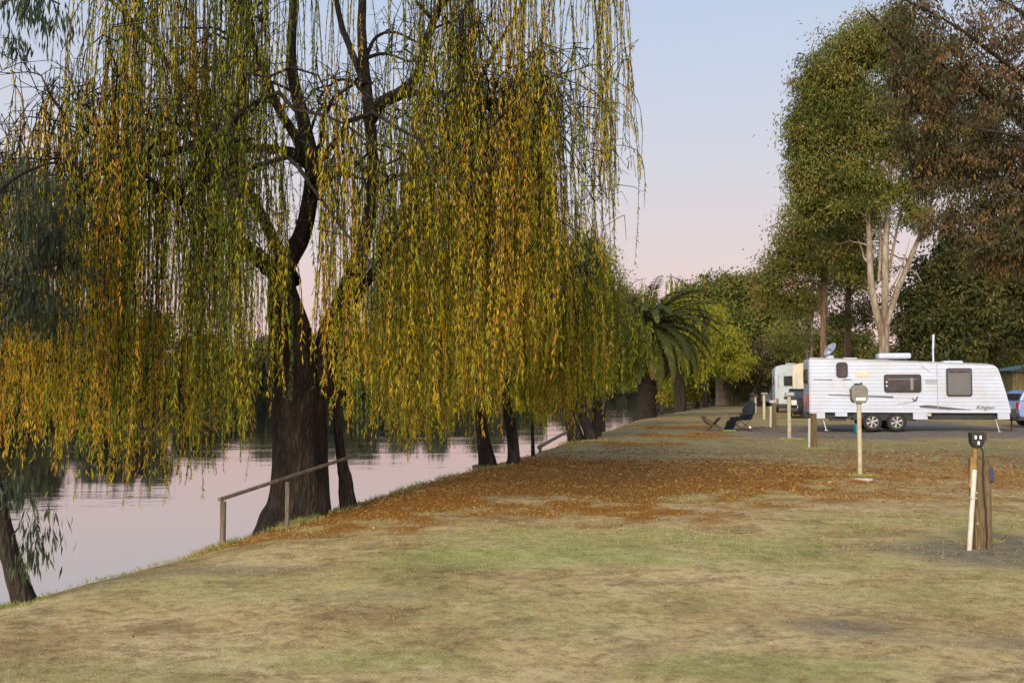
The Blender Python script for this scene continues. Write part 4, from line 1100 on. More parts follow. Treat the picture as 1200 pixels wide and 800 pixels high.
# ribbed cladding on near and far sides
m = MB()
ns = 15
zs = np.linspace(zb - 0.005, Zc(419.5), ns + 1)
def roof_x(z):
    t = (Zc(418.5) - z) / (Zc(418.5) - Zc(427))
    return L0 + t * (cx_(1160) - L0)
for yb, sg in ((0.03, -1), (2.32, 1)):
    for i in range(ns):
        z0, z1 = zs[i], zs[i + 1] - 0.003
        xa0 = xa1 = L0 + 0.025
        xb0 = right_x(z0) - 0.02; xb1 = right_x(z1) - 0.02
        if z0 > Zc(428): xb0 = min(xb0, roof_x(z0) - 0.1)
        if z1 > Zc(428): xb1 = min(xb1, roof_x(z1) - 0.1)
        if xb1 < xa1 + 0.1: xb1 = xa1 + 0.1
        if xb0 < xa0 + 0.15: continue
        m.quad((xa0, yb + sg * 0.024, z0), (xb0, yb + sg * 0.024, z0), (xb1, yb + sg * 0.006, z1), (xa1, yb + sg * 0.006, z1))
        m.quad((xa0, yb + sg * 0.024, z0), (xb0, yb + sg * 0.024, z0), (xb0, yb - sg * 0.01, z0 - 0.004), (xa0, yb - sg * 0.01, z0 - 0.004))
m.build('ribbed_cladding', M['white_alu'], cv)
# lower skirts
for (a, b_, py) in ((948, 966, 490.5), (978, 992, 488), (1069, 1086, 491), (1168, 1182, 490.5)):
    for y0, y1 in ((0.012, 0.10), (2.24, 2.33)):
        m = MB()
        m.prism([(cx_(a), Zc(py)), (cx_(b_), Zc(py)), (cx_(b_), zb - 0.012), (cx_(a), zb - 0.012)], y0, y1)
        m.build('side_skirt', M['white'], cv)
# trim along roof edge and corner
m = MB()
m.prism([(L0 - 0.012, Zc(489)), (L0 + 0.03, Zc(489)), (L0 + 0.03, Zc(421)), (L0 - 0.012, Zc(421))], -0.012, 0.028)
xr = cx_(1158)
m.prism([(L0 + 0.03, Zc(419.3) + 0.005), (xr, roofz(xr) - 0.02), (xr, roofz(xr) + 0.012), (L0 + 0.03, Zc(419.3) + 0.045)], -0.015, 0.02)
m.build('edge_trim', M['decal_pale'], cv)
m = MB(); m.cyl((cx_(1000), 2.4, Zc(422)), (cx_(1140), 2.4, roofz(cx_(1140)) - 0.1), 0.07, n=12); m.build('awning_roll', M['decal_pale'], cv, True)
# chassis
m = MB()
m.box((cx_(1066), 1.17, Zc(486.5)), (cx_(1166) - cx_(952), 1.9, 0.26), 0.02)
m.box((cx_(1036), 0.5, Zc(488)), (cx_(1069) - cx_(995), 0.7, 0.30), 0.02)
m.box((cx_(1128), 0.35, Zc(488.5)), (cx_(1166) - cx_(1090), 0.25, 0.16), 0.02)
m.box((cx_(982), 0.3, Zc(492)), (0.6, 0.3, 0.09), 0.01)
for yy in (0.9, 1.4):
    m.cyl((cx_(1180), yy, Zc(490)), (cx_(1206), 1.16, Zc(492)), 0.05)
m.box((cx_(1207), 1.16, Zc(491)), (0.25, 0.14, 0.12), 0.02)
m.cyl((cx_(1196), 1.3, 0.03), (cx_(1196), 1.3, 0.75), 0.03)
m.box((cx_(1189), 1.16, Zc(484)), (0.35, 1.2, 0.34), 0.03)
m.build('chassis', M['chassis'], cv)
for px in (1021.5, 1050):
    wheel(cv, (cx_(px), 0.15, 0.36), 0.36, 0.22)
    wheel(cv, (cx_(px), 2.17, 0.36), 0.36, 0.22, face=1)
for px in (964, 1167):
    m = MB()
    m.cyl((cx_(px), 0.25, Zc(490)), (cx_(px) + 0.12, 0.2, 0.02), 0.022, n=8)
    m.box((cx_(px) + 0.12, 0.2, 0.02), (0.14, 0.14, 0.03), 0.004)
    m.build('stabiliser_leg', M['alloy'], cv)
# windows
def cwindow(x0, y0, x1, y1, pane, r=0.09, glint=False):
    cx, cz = (cx_(x0) + cx_(x1)) / 2, (Zc(y0) + Zc(y1)) / 2
    w_, h_ = cx_(x1) - cx_(x0), Zc(y0) - Zc(y1)
    m = MB(); m.prism(rrect(cx, cz, w_, h_, r), -0.045, 0.02)
    f = m.build('window', M['black'], cv)
    m = MB(); m.prism(rrect(cx, cz, w_ - 0.10, h_ - 0.10, r * 0.8), -0.056, -0.03)
    m.build('pane', pane, f, True)
    return f, cx, cz, w_, h_
cwindow(979.8, 424, 993.2, 442, M['glass'], 0.12)
f, cx, cz, w_, h_ = cwindow(1035.5, 438.5, 1079, 459.5, M['glass'])
m = MB(); m.box((cx - 0.02, -0.058, cz + 0.16), (w_ - 0.3, 0.006, 0.05), 0.002); m.build('blind_edge', M['blind'], f)
m = MB(); m.box((cx + 0.33, -0.058, cz - 0.02), (0.10, 0.006, h_ - 0.22), 0.002); m.build('curtain', M['grey_box'], f)
for dz in (0.05, -0.10):
    m = MB(); m.cyl((cx - w_ / 2 + 0.09, -0.07, cz + dz), (cx - w_ / 2 + 0.09, -0.05, cz + dz), 0.03, n=10); m.build('catch', M['label_white'], f)
f, cx, cz, w_, h_ = cwindow(1108.5, 431.5, 1138.5, 464, M['blind'])
m = MB(); m.box((cx, -0.058, cz + h_ / 2 - 0.13), (w_ - 0.16, 0.006, 0.10), 0.002); m.build('dark_strip', M['glass'], f)
# decals
def decal(pts, mat, name='stripe_decal', y=-0.0005):
    m = MB(); m.prism([(cx_(a), Zc(b)) for a, b in pts], y - 0.004, 0.012)
    return m.build(name, mat, cv)
decal([(953, 443.9), (975, 444.2), (975, 445.2), (953, 444.6)], M['decal'])
decal([(987, 444.0), (997, 444.0), (998, 444.8), (987, 445.2)], M['decal'])
decal([(970, 462.0), (1046, 464.0), (1046, 466.2), (1030, 465.4), (970, 462.7)], M['decal'])
decal([(1050, 473), (1070, 469.5), (1071, 470.6), (1051, 474.2)], M['decal_pale'])
decal([(1076, 475), (1086, 474.2), (1130, 478.8), (1138, 479.6), (1110, 479.6), (1078, 477.2)], M['decal'])
decal([(1080, 428.5), (1090, 435.0), (1089.4, 436.0), (1079.6, 429.4)], M['decal_pale'])
decal([(1003.5, 434.5), (1018, 434.5), (1019, 441.5), (1003.5, 441.5)], M['sticker'], 'faded_sticker')
m = MB(); m.box((cx_(1087.5), -0.01, Zc(485.5)), (0.16, 0.03, 0.11), 0.01); m.build('filler_hatch', M['cream'], cv)
m = MB(); m.box((cx_(1098), 0.0, (Zc(423) + zb) / 2), (0.025, 0.016, Zc(424) - zb - 0.1), 0.003); m.build('panel_joint', M['decal_pale'], cv)
m = MB()
for kk in range(6): m.box((cx_(1091), 0.002, Zc(449.5) + 0.035 * kk), (0.42, 0.014, 0.014), 0.002)
m.build('fridge_vent', M['decal_pale'], cv)
text_mesh('Kingsan', 0.205, M['decal'], cv, (cx_(1153.5), -0.005, Zc(478.8)), ital=0.2)
decal([(1067.5, 466.5), (1069.5, 466.5), (1071.5, 468.6), (1074, 464.2), (1075.4, 464.6), (1073.6, 469.6), (1068.5, 470.6), (1069.6, 468.6)], M['decal'], 'emblem')
# roof gear
m = MB(); m.box((cx_(1053), 1.1, Zc(416.0)), (cx_(1066) - cx_(1027), 0.85, 0.22), 0.07, seg=3); m.box((cx_(1053), 0.668, Zc(416)), (0.9, 0.02, 0.035), 0.0)
m.build('roof_air_conditioner', M['white'], cv, True)
m = MB(); m.box((cx_(1123), 1.1, Zc(424.2)), (0.72, 0.7, 0.13), 0.05, seg=3); m.build('roof_hatch', M['white'], cv, True)
m = MB(); m.box((cx_(1000), 1.0, Zc(418.8)), (0.5, 0.5, 0.07), 0.02); m.build('roof_hatch', M['decal_pale'], cv, True)
m = MB(); m.cyl((cx_(1107), 1.9, Zc(424)), (cx_(1107), 1.9, Zc(408)), 0.035); m.cyl((cx_(1107), 1.9, Zc(407)), (cx_(1108), 1.9, Zc(389)), 0.042); m.cyl((cx_(1107), 1.9, Zc(408.5)), (cx_(1107), 1.9, Zc(406.5)), 0.03)
m.build('antenna', M['white'], cv)
m = MB(); m.cyl((cx_(970 + 6), 0.9, Zc(419.5)), (cx_(970 + 6), 0.9, Zc(415)), 0.16); m.box((cx_(969 + 6), 0.9, Zc(413)), (0.10, 0.12, 0.2), 0.01)
db = m.build('satellite_dish', M['white'], cv, True)
m = MB()
rings = []
for j, rr_ in enumerate((0.0001, 0.12, 0.22, 0.30, 0.345)):
    rings.append([m.bm.verts.new((rr_ * math.cos(2 * math.pi * k / 24) * 0.9, rr_ * math.sin(2 * math.pi * k / 24), 0.55 * rr_ * rr_)) for k in range(24)])
for a, b_ in zip(rings, rings[1:]):
    for k in range(24): m.bm.faces.new((a[k], a[(k + 1) % 24], b_[(k + 1) % 24], b_[k]))
bmesh.ops.solidify(m.bm, geom=list(m.bm.faces), thickness=0.02)
dd = m.build('dish', M['white'], db, True); dd.location = (cx_(971.5 + 6), 0.85, Zc(408.5)); dd.rotation_euler = (R(20), R(-52), 0)
m = MB(); m.cyl((cx_(972 + 6), 0.85, Zc(409)), (cx_(964.5 + 6), 0.7, Zc(404.5)), 0.015, n=8); m.box((cx_(964.5 + 6), 0.7, Zc(404.5)), (0.09, 0.09, 0.08), 0.01); m.build('feed_arm', M['decal'], db)
# rear end
for yy in (0.12, 2.2):
    m = MB(); m.box((L0 - 0.02, yy, Zc(470)), (0.05, 0.14, 0.5), 0.015); m.build('tail_light', M['red'], cv)
m = MB(); m.box((L0 - 0.16, 1.17, Zc(486)), (0.12, 2.1, 0.14), 0.03); m.box((L0 - 0.06, 1.17, Zc(486)), (0.14, 0.2, 0.1)); m.build('rear_bumper', M['chassis'], cv)
m = MB(); m.prism(rrect(1.17, Zc(440), 1.3, 0.55, 0.08), L0 - 0.05, L0 + 0.01, axis='x'); f = m.build('window', M['black'], cv)
m = MB(); m.prism(rrect(1.17, Zc(440), 1.18, 0.43, 0.06), L0 - 0.06, L0 - 0.03, axis='x'); m.build('pane', M['glass'], f)
sw = wheel(cv, (0, 0, 0), 0.33, 0.2, name='spare_wheel'); sw.rotation_euler = (0, 0, R(-90)); sw.location = (L0 - 0.25, 1.2, Zc(476))

def on_ground(px, py, Y=None):
    return gpt(px, py, Y)

# ------------------------------------------------------------------ motorhomes / vans / cars beyond
def motorhome(name, label, cat, loc, rz, W, L, H, mat, rear_window=True, roofbits=True, low=0.55, door=False):
    """rear face towards local -y"""
    r = empty(name, loc, label, cat, rz=rz)
    m = MB()
    pr = [(-W / 2, low), (W / 2, low), (W / 2, H - 0.28), (W / 2 - 0.10, H - 0.12), (W / 4, H - 0.02), (0, H), (-W / 4, H - 0.02), (-W / 2 + 0.10, H - 0.12), (-W / 2, H - 0.28)]
    m.prism(pr, 0, L, 0.03); m.build('body', mat, r)
    m = MB(); m.box((0, L / 2, low - 0.09), (W * 0.8, L * 0.95, 0.22), 0.02); m.box((0, -0.06, low - 0.05), (W * 0.96, 0.12, 0.24), 0.04)
    m.build('chassis', M['chassis'], r)
    if rear_window:
        m = MB(); m.prism(rrect(0.08, H * 0.66, 1.05, 0.72, 0.08), -0.05, 0.01); f = m.build('window', M['black'], r)
        m = MB(); m.prism(rrect(0.08, H * 0.66, 0.92, 0.6, 0.06), -0.06, -0.03); m.build('pane', M['glass'], f)
    if door:
        m = MB()
        for s in (-1, 1): m.box((s * W * 0.235, -0.012, (H + low) / 2 - 0.1), (W * 0.44, 0.02, H - low - 0.5), 0.006)
        dd_ = m.build('rear_door', mat, r)
        m = MB()
        for s in (-1, 1): m.box((s * 0.05, -0.035, low + 0.9), (0.025, 0.03, 0.6), 0.004)
        m.build('door_handle', M['alloy'], dd_)
    m = MB(); m.box((-W * 0.39, -0.03, H * 0.66), (0.09, 0.05, 0.95), 0.02); m.build('ladder_rail', M['decal_pale'], r)
    for s in (-1, 1):
        m = MB(); m.box((s * W * 0.43, -0.03, low + 0.28), (0.16, 0.05, 0.34), 0.02); m.build('tail_light', M['red'], r)
    m = MB(); m.prism(rrect(L * 0.45, H * 0.66, 1.1, 0.6, 0.08), -W / 2 - 0.03, -W / 2 + 0.01, axis='x'); f = m.build('window', M['black'], r)
    m = MB(); m.prism(rrect(L * 0.45, H * 0.66, 1.0, 0.5, 0.06), -W / 2 - 0.04, -W / 2, axis='x'); m.build('pane', M['glass'], f)
    if roofbits:
        m = MB(); m.box((0.1, 1.0, H + 0.06), (0.7, 0.7, 0.16), 0.05); m.build('roof_hatch', M['decal_pale'], r, True)
    for yy in (0.9, L - 0.9):
        for s in (-1, 1):
            wo = wheel(r, (s * (W / 2 - 0.14), yy, 0.34), 0.34, 0.24, name='wheel'); wo.rotation_euler = (0, 0, R(-90) if s < 0 else R(90))
    return r
Y = 72.0
motorhome('motorhome', 'white motorhome seen from its rear with one dark back window', 'motorhome', (pxx(925.5, Y), Y, float(ground_z(pxx(922, Y), Y))), R(-13), 2.1, 6.5, 3.45, M['offwhite'])
Y = 65.0
motorhome('box_truck', 'tall cream box-bodied truck squeezed between the white motorhome and the ribbed caravan', 'truck', (pxx(949, Y), Y, float(ground_z(pxx(945, Y), Y))), R(-16), 2.2, 6.0, 3.42, M['cream'], rear_window=False, roofbits=False, low=0.8, door=True)
Y = 104.0
motorhome('camper_van', 'small distant white camper van left of the motorhome', 'camper van', (pxx(894, Y), Y, float(ground_z(pxx(894, Y), Y))), R(-8), 1.9, 4.6, 2.6, M['offwhite'], roofbits=False, low=0.45)

def suv(name, label, loc, rz, mat, L=4.7, W=1.86, H=1.82):
    """car along local x, rear at -x"""
    r = empty(name, loc, label, 'car', rz=rz)
    def arch(cx, rr, z0, rev=False):
        pts = [(cx + rr * math.cos(a), z0 + rr * math.sin(a)) for a in np.linspace(math.pi, 0, 9)]
        return pts
    h = L / 2
    xw0, xw1 = -h + 0.95, h - 0.92
    low = [(-h, 0.45)] + arch(xw0, 0.44, 0.42) + arch(xw1, 0.44, 0.42) + [(h, 0.45), (h + 0.04, 0.75), (h - 0.05, 1.02), (h - 1.25, 1.14), (-h + 0.02, 1.12), (-h - 0.05, 0.8)]
    m = MB(); m.prism(low, -W / 2, W / 2, 0.03); m.build('body', mat, r)
    cab = [(-h + 0.05, 1.125), (-h + 0.22, H - 0.12), (-h + 0.45, H), (h - 2.25, H), (h - 1.95, H - 0.06), (h - 1.2, 1.145)]
    m = MB(); m.prism(cab, -W / 2 + 0.10, W / 2 - 0.10, 0.04); m.build('cabin', mat, r)
    for s in (-1, 1):
        y0, y1 = (s * (W / 2 - 0.11), s * (W / 2 - 0.085))
        for a, b_, c, d in ((-h + 0.35, -h + 1.25, -h + 0.50, -h + 1.25), (-h + 1.33, -h + 2.25, -h + 1.33, -h + 2.25), (-h + 2.33, h - 1.38, -h + 2.33, h - 1.95)):
            m = MB(); m.prism([(a, 1.18), (b_, 1.18), (d, H - 0.14), (c, H - 0.14)], min(y0, y1), max(y0, y1)); m.build('side_window', M['glass'], r)
        for xx in (-h + 2.2, -h + 1.25):
            m = MB(); m.box((xx, s * (W / 2 + 0.012), 1.0), (0.18, 0.03, 0.035), 0.008); m.build('door_handle', M['black'], r)
        m = MB(); m.box((h - 1.5, s * (W / 2 + 0.12), 1.2), (0.14, 0.22, 0.18), 0.04); m.build('side_mirror', M['black'], r)
        m = MB(); m.box((-h - 0.03, s * (W / 2 - 0.14), 0.92), (0.08, 0.2, 0.34), 0.03); m.build('tail_light', M['red'], r)
        m = MB(); m.box((h + 0.0, s * (W / 2 - 0.22), 0.86), (0.10, 0.34, 0.18), 0.03); m.build('headlight', M['label_white'], r)
        for xx in (xw0, xw1): wheel(r, (xx, s * (W / 2 - 0.13), 0.37), 0.37, 0.24, spokes=5, face=s)
    m = MB(); m.prism([(-h + 0.04, 1.2), (-h + 0.02, 1.2), (-h + 0.16, H - 0.16), (-h + 0.18, H - 0.16)], -W / 2 + 0.22, W / 2 - 0.22); m.build('rear_window', M['glass'], r)
    m = MB(); m.prism([(h - 1.24, 1.2), (h - 1.22, 1.2), (h - 1.88, H - 0.1), (h - 1.9, H - 0.1)], -W / 2 + 0.2, W / 2 - 0.2); m.build('windscreen', M['glass'], r)
    m = MB(); m.box((-h - 0.06, 0, 0.52), (0.16, W * 0.96, 0.2), 0.04); m.box((h + 0.05, 0, 0.52), (0.16, W * 0.96, 0.22), 0.04); m.build('bumper', M['black'], r)
    m = MB(); m.box((-h - 0.055, 0, 0.86), (0.02, 0.42, 0.13), 0.005); m.build('number_plate', M['cream'], r)
    m = MB()
    for s in (-1, 1): m.box((-0.5, s * 0.62, H + 0.05), (2.0, 0.05, 0.05), 0.015)
    m.build('roof_rails', M['steel'], r)
    return r
Y = 58.0
suv('parked_car', 'dark four-wheel-drive with red tail lights parked beside the rear end of the ribbed caravan', (pxx(941, Y) + 0.7, Y + 2.4, float(ground_z(pxx(940, Y), Y))), R(74), M['dark_car'], H=1.75)
Y = 44.0
suv('parked_car', 'pale blue four-wheel-drive half out of the picture at the towing end of the caravan', (pxx(1183, Y) + 2.4, Y, float(ground_z(24, Y))), R(-3), M['blue_car'], H=1.62)

# olive shed at the right edge
Y = 70.0
x0 = pxx(1186, Y)
sh = empty('shed', (x0, Y, float(ground_z(x0, Y))), 'olive board shed with dark green roof edge behind the pale blue car', 'shed')
m = MB()
for k in range(26): m.box((0.1 + 0.2 * k, 0, 1.45), (0.19, 0.05 + 0.012 * (k % 3), 2.9), 0.004)
for k in range(16): m.box((0.0, 0.15 + 0.2 * k, 1.45), (0.05 + 0.012 * (k % 3), 0.19, 2.9), 0.004)
m.box((2.6, 1.65, 1.4), (5.1, 3.1, 2.8)); m.build('board_wall', M['olive_board'], sh)
m = MB(); m.prism([(-0.25, 2.93), (5.4, 2.93), (5.4, 3.05), (2.6, 3.55), (-0.25, 3.05)], -0.3, 3.6); m.build('roof', M['green_roof'], sh)

# ------------------------------------------------------------------ posts
# grey meter box on cream pole
p = gpt(1008, 557)
r = empty('meter_post', p, 'cream pole carrying a grey-green box with a white label in front of the caravan wheels', 'post')
k = p[1] / F
H_ = (557 - 472) * k
m = MB(); m.cyl((0, 0, -0.1), (0.0, 0, H_), 0.042, n=14); m.build('pole', M['cream_pole'], r, True)
zt = (557 - 451) * k; zbx = (557 - 472) * k; wv = 19 * k / 2
m = MB(); m.prism([(-wv * 0.68, zbx), (wv * 0.68, zbx), (wv * 0.95, zbx + 0.07), (wv, zt - 0.08), (wv * 0.62, zt - 0.01), (wv * 0.45, zt), (-wv * 0.45, zt), (-wv * 0.62, zt - 0.01), (-wv, zt - 0.08), (-wv * 0.95, zbx + 0.07)], -0.08, 0.08, 0.012)
bx_ = m.build('meter_box', M['grey_box'], r)
m = MB(); m.box((0.01, -0.085, zbx + 0.075), (0.19, 0.012, 0.055), 0.004); m.build('label_strip', M['label_white'], bx_)
m = MB(); m.box((-0.03, 0, zt + 0.012), (0.09, 0.08, 0.04), 0.01); m.cyl((0.05, 0, zt), (0.05, 0, zt + 0.05), 0.02, n=8); m.build('cap', M['chassis'], bx_)
m = MB(); m.cyl((0, 0, H_ - 0.02), (0, 0, H_ + 0.03), 0.055, n=14); m.build('collar', M['grey_box'], r)
q = gpt(1008, 561)
m = MB(); m.prism([(-0.15, -0.1), (0.17, -0.12), (0.14, 0.06), (-0.13, 0.09)], 0.0, 0.045, 0.01, axis='z'); o = m.build('concrete_slab', M['conc'], None); o.location = (q[0] - 0.02, q[1] - 0.1, q[2] - 0.01)
tag(o, 'small pale slab lying at the foot of the grey meter post', 'slab')

# power outlet post on the right
p = gpt(1147, 641)
k = p[1] / F
r = empty('power_post', p, 'thick brown timber post with white conduit and a black power outlet on a rusty pole', 'post')
m = MB(); m.box((0.042, 0.05, 0.38), (0.158, 0.135, 1.0), 0.014); m.build('timber_post', M['brown_wood'], r)
m = MB(); m.cyl((-0.118, -0.045, -0.05), (-0.045, -0.045, (641 - 549) * k), 0.024, n=14); m.build('conduit', M['pvc'], r, True)
m = MB(); m.cyl((-0.042, -0.03, (641 - 560) * k), (-0.026, -0.03, (641 - 521) * k), 0.022, n=12); m.cyl((-0.075, -0.02, 0.6), (-0.052, -0.02, (641 - 535) * k), 0.02, n=12); m.build('rusty_pole', M['orange_pole'], r, True)
zt = (641 - 506) * k; zb_ = (641 - 524) * k
m = MB(); m.prism([(-0.075, zb_ + 0.05), (-0.045, zb_), (0.02, zb_), (0.05, zb_ + 0.05), (0.052, zt), (-0.08, zt)], -0.075, 0.01, 0.008)
ob = m.build('outlet_box', M['black'], r)
m = MB()
for dx, dz in ((-0.043, 0.105), (0.005, 0.105), (-0.016, 0.05)): m.box((dx, -0.08, zb_ + dz), (0.020, 0.014, 0.036), 0.004)
m.build('socket', M['label_white'], ob)
g = Geo(); g.limb([(0.02, -0.03, zb_ + 0.01, 0.007), (0.05, -0.03, zb_ - 0.06, 0.007), (0.045, -0.028, 0.6, 0.007), (0.07, -0.026, 0.3, 0.007), (0.065, -0.03, 0.0, 0.007)], k=20, sides=6); g.build('cable', M['black'], r)
for zz in (0.55, 0.25):
    m = MB(); m.cyl((-0.02, -0.03, zz), (-0.02, -0.012, zz), 0.012, n=8); m.build('bolt', M['alloy'], r)
m = MB(); m.box((-0.07, -0.052, 0.5), (0.075, 0.03, 0.02), 0.003); m.build('conduit_clip', M['alloy'], r)
m = MB(); m.box((0.066, -0.03, zb_ + 0.11), (0.03, 0.06, 0.08), 0.006); m.build('side_switch', M['maroon'], ob)
m = MB(); m.cyl((0.145, 0.09, 0.02), (0.148, 0.09, 0.76), 0.03, n=12); m.build('back_pipe', M['grey_wood'], r, True)
m = MB(); m.box((0.145, 0.06, 0.72), (0.07, 0.08, 0.15), 0.015); m.build('water_tap', M['blue_plastic'], r)

# timber bollard with white conduit near the caravan end
def bollard(px, py, top, label, wpx, mat, cond=True, cap=None):
    p = gpt(px, py); k = p[1] / F
    r = empty('service_post', p, label, 'post', 'small service posts along the camp sites')
    H = (py - top) * k; wd = wpx * k
    m = MB(); m.box((0.02, 0, H / 2 - 0.05), (wd, wd, H + 0.1), 0.012); m.build('timber_post', mat, r)
    if cond:
        m = MB(); m.cyl((-wd / 2 - 0.03, -wd / 2, -0.05), (-wd / 2 - 0.01, -wd / 2, H * 0.86), 0.035 if p[1] < 35 else 0.05, n=10); m.build('conduit', M['pvc'], r, True)
    if cap:
        m = MB(); m.box((0.0, 0, H + 0.05), (wd * 1.5, wd * 1.3, 0.14), 0.05); m.build('cap', cap, r, True)
    return r
bollard(952, 525, 484, 'short brown timber post with white pipe just left of the caravan corner', 7.5, M['brown_wood'])
bollard(906, 500, 472, 'stubby dark timber post with pale rounded cap left of the tall thin pole', 5.5, M['brown_wood'], True, M['conc'])
def pole(px, py, top, label, r_, capm, mat=None):
    p = gpt(px, py); k = p[1] / F
    r = empty('service_pole', p, label, 'post', 'small service posts along the camp sites')
    H = (py - top) * k
    m = MB(); m.cyl((0, 0, -0.1), (0.01, 0, H), r_, n=10); m.build('pole', mat or M['cream_pole'], r, True)
    m = MB(); m.box((0.02, -0.02, H + 0.04), (r_ * 4.6, r_ * 3.2, 0.12), 0.02); m.build('cap', capm, r)
    return r
pole(925, 514, 463, 'tall thin cream pole with pale cap in front of the dark car', 0.062, M['decal_pale'])
pole(895.5, 491, 462, 'thin cream pole with green-grey top below the motorhome side', 0.075, M['grey_box'])
pole(885.5, 483.5, 465, 'farthest cream pole with maroon top beside the camper van', 0.085, M['maroon'])

# ------------------------------------------------------------------ handrails and logs on the bank
pA = gpt(262, 629, 11.2); pM = gpt(337, 611, 12.35); pB = (pxx(411, 13.6), 13.6, 0)
r = empty('handrail', (pA[0], pA[1], pA[2]), 'weathered wooden handrail sloping up past the big willow trunk', 'handrail')
O = Vector(r.location)
tA = at(261, 586, 11.2) - O; tB = at(413, 536, 13.6) - O
tM = tA.lerp(tB, 0.5)
m = MB(); m.box(((tA.x) * 1.0 + 0.005, 0, tA.z / 2 - 0.15), (0.058, 0.06, tA.z + 0.28), 0.01); m.build('post', M['grey_wood'], r)
mx = at(337, 564, 12.35) - O
gm = float(ground_z(mx.x + O.x, mx.y + O.y)) - O.z
m = MB(); m.box((mx.x, mx.y, (mx.z + gm) / 2 - 0.12), (0.05, 0.05, mx.z - gm + 0.24), 0.01); m.build('post', M['grey_wood'], r)
g = Geo()
m = MB()
d = tB - tA
m.box((tA + tB) / 2 + Vector((0, 0, 0.02)), (0.055, d.length + 0.12, 0.036), 0.01, d.to_track_quat('Y', 'Z').to_matrix())
m.build('rail', M['grey_wood'], r)

r1 = at(631, 524, 27.5); r2 = at(664, 506, 30.5)
r = empty('sloping_pole', r1, 'thin dark wooden pole sloping up to the foot of the leaning twin willow stems', 'pole')
m = MB(); d = r2 - r1; m.cyl((0, 0, 0), d, 0.05, 0.04, n=10); m.build('pole', M['grey_wood'], r, True)
gzz = float(ground_z(r1.x, r1.y)) - r1.z
m = MB(); m.cyl((0.05, 0.1, gzz - 0.3), (0.05, 0.1, 0.08), 0.045, n=8); m.build('support_post', M['grey_wood'], r, True)
p = gpt(625, 535, 25.0)
tree('sapling', 'thin bare sapling standing at the water edge between two willows', 'tree', (p[0], p[1], p[2] - 0.15),
     [[(0, 0, 0, 0.06), (-0.02, 0, 0.7, 0.045), (-0.04, 0, 1.6, 0.03), (-0.02, 0, 2.4, 0.015)]], [(0, 0, 2.2, 0.35, 0.35, 0.5, 12)], M['olive_leaf'], M['willow_bark'], per=30, llen=0.12, lwid=0.022, spread=0.25, droop=0.7, nlimb=8, limb_r=0.01)

a = gpt(536, 553); b2 = gpt(575, 546)
g = Geo(); A_ = Vector(a); B_ = Vector(b2)
dv = (B_ - A_)
rows = [(0, 0, 0.10, 0.13), (dv.x * .3, dv.y * .3, dv.z * .3 + 0.09, 0.12), (dv.x * .65, dv.y * .65, dv.z * .65 + 0.07, 0.10), (dv.x, dv.y, dv.z + 0.05, 0.07)]
g.limb(rows, k=14, sides=10, rough=0.12)
e0 = Vector(rows[0][:3]); 
V_, Q_ = tubes(np.array([[[-0.004, -0.02, 0.10], [0.001, 0.001, 0.10]]]), np.array([[0.02, 0.13]]), 10); g.add(V_, Q_)
o = g.build('fallen_log', M['rock']); o.location = a
tag(o, 'dark fallen log lying along the bank edge before the twin-stemmed willow', 'log')
p = gpt(541, 551)
m = MB(); m.ball((0, 0, 0.08), (0.22, 0.18, 0.15), 3, 0.06); o = m.build('rock', M['rock'], None, True); o.location = (p[0] - 0.05, p[1] - 0.25, p[2]); tag(o, 'rounded dark rock at the near end of the fallen log', 'rock', 'rocks on the bank edge')
p = gpt(566, 546)
m = MB(); m.ball((0, 0, 0.10), (0.15, 0.14, 0.12), 3, 0.07); o = m.build('rock', M['rock'], None, True); o.location = (p[0], p[1] + 0.25, p[2]); tag(o, 'smaller dark rock beside the foot of the twin-stemmed willow', 'rock', 'rocks on the bank edge')

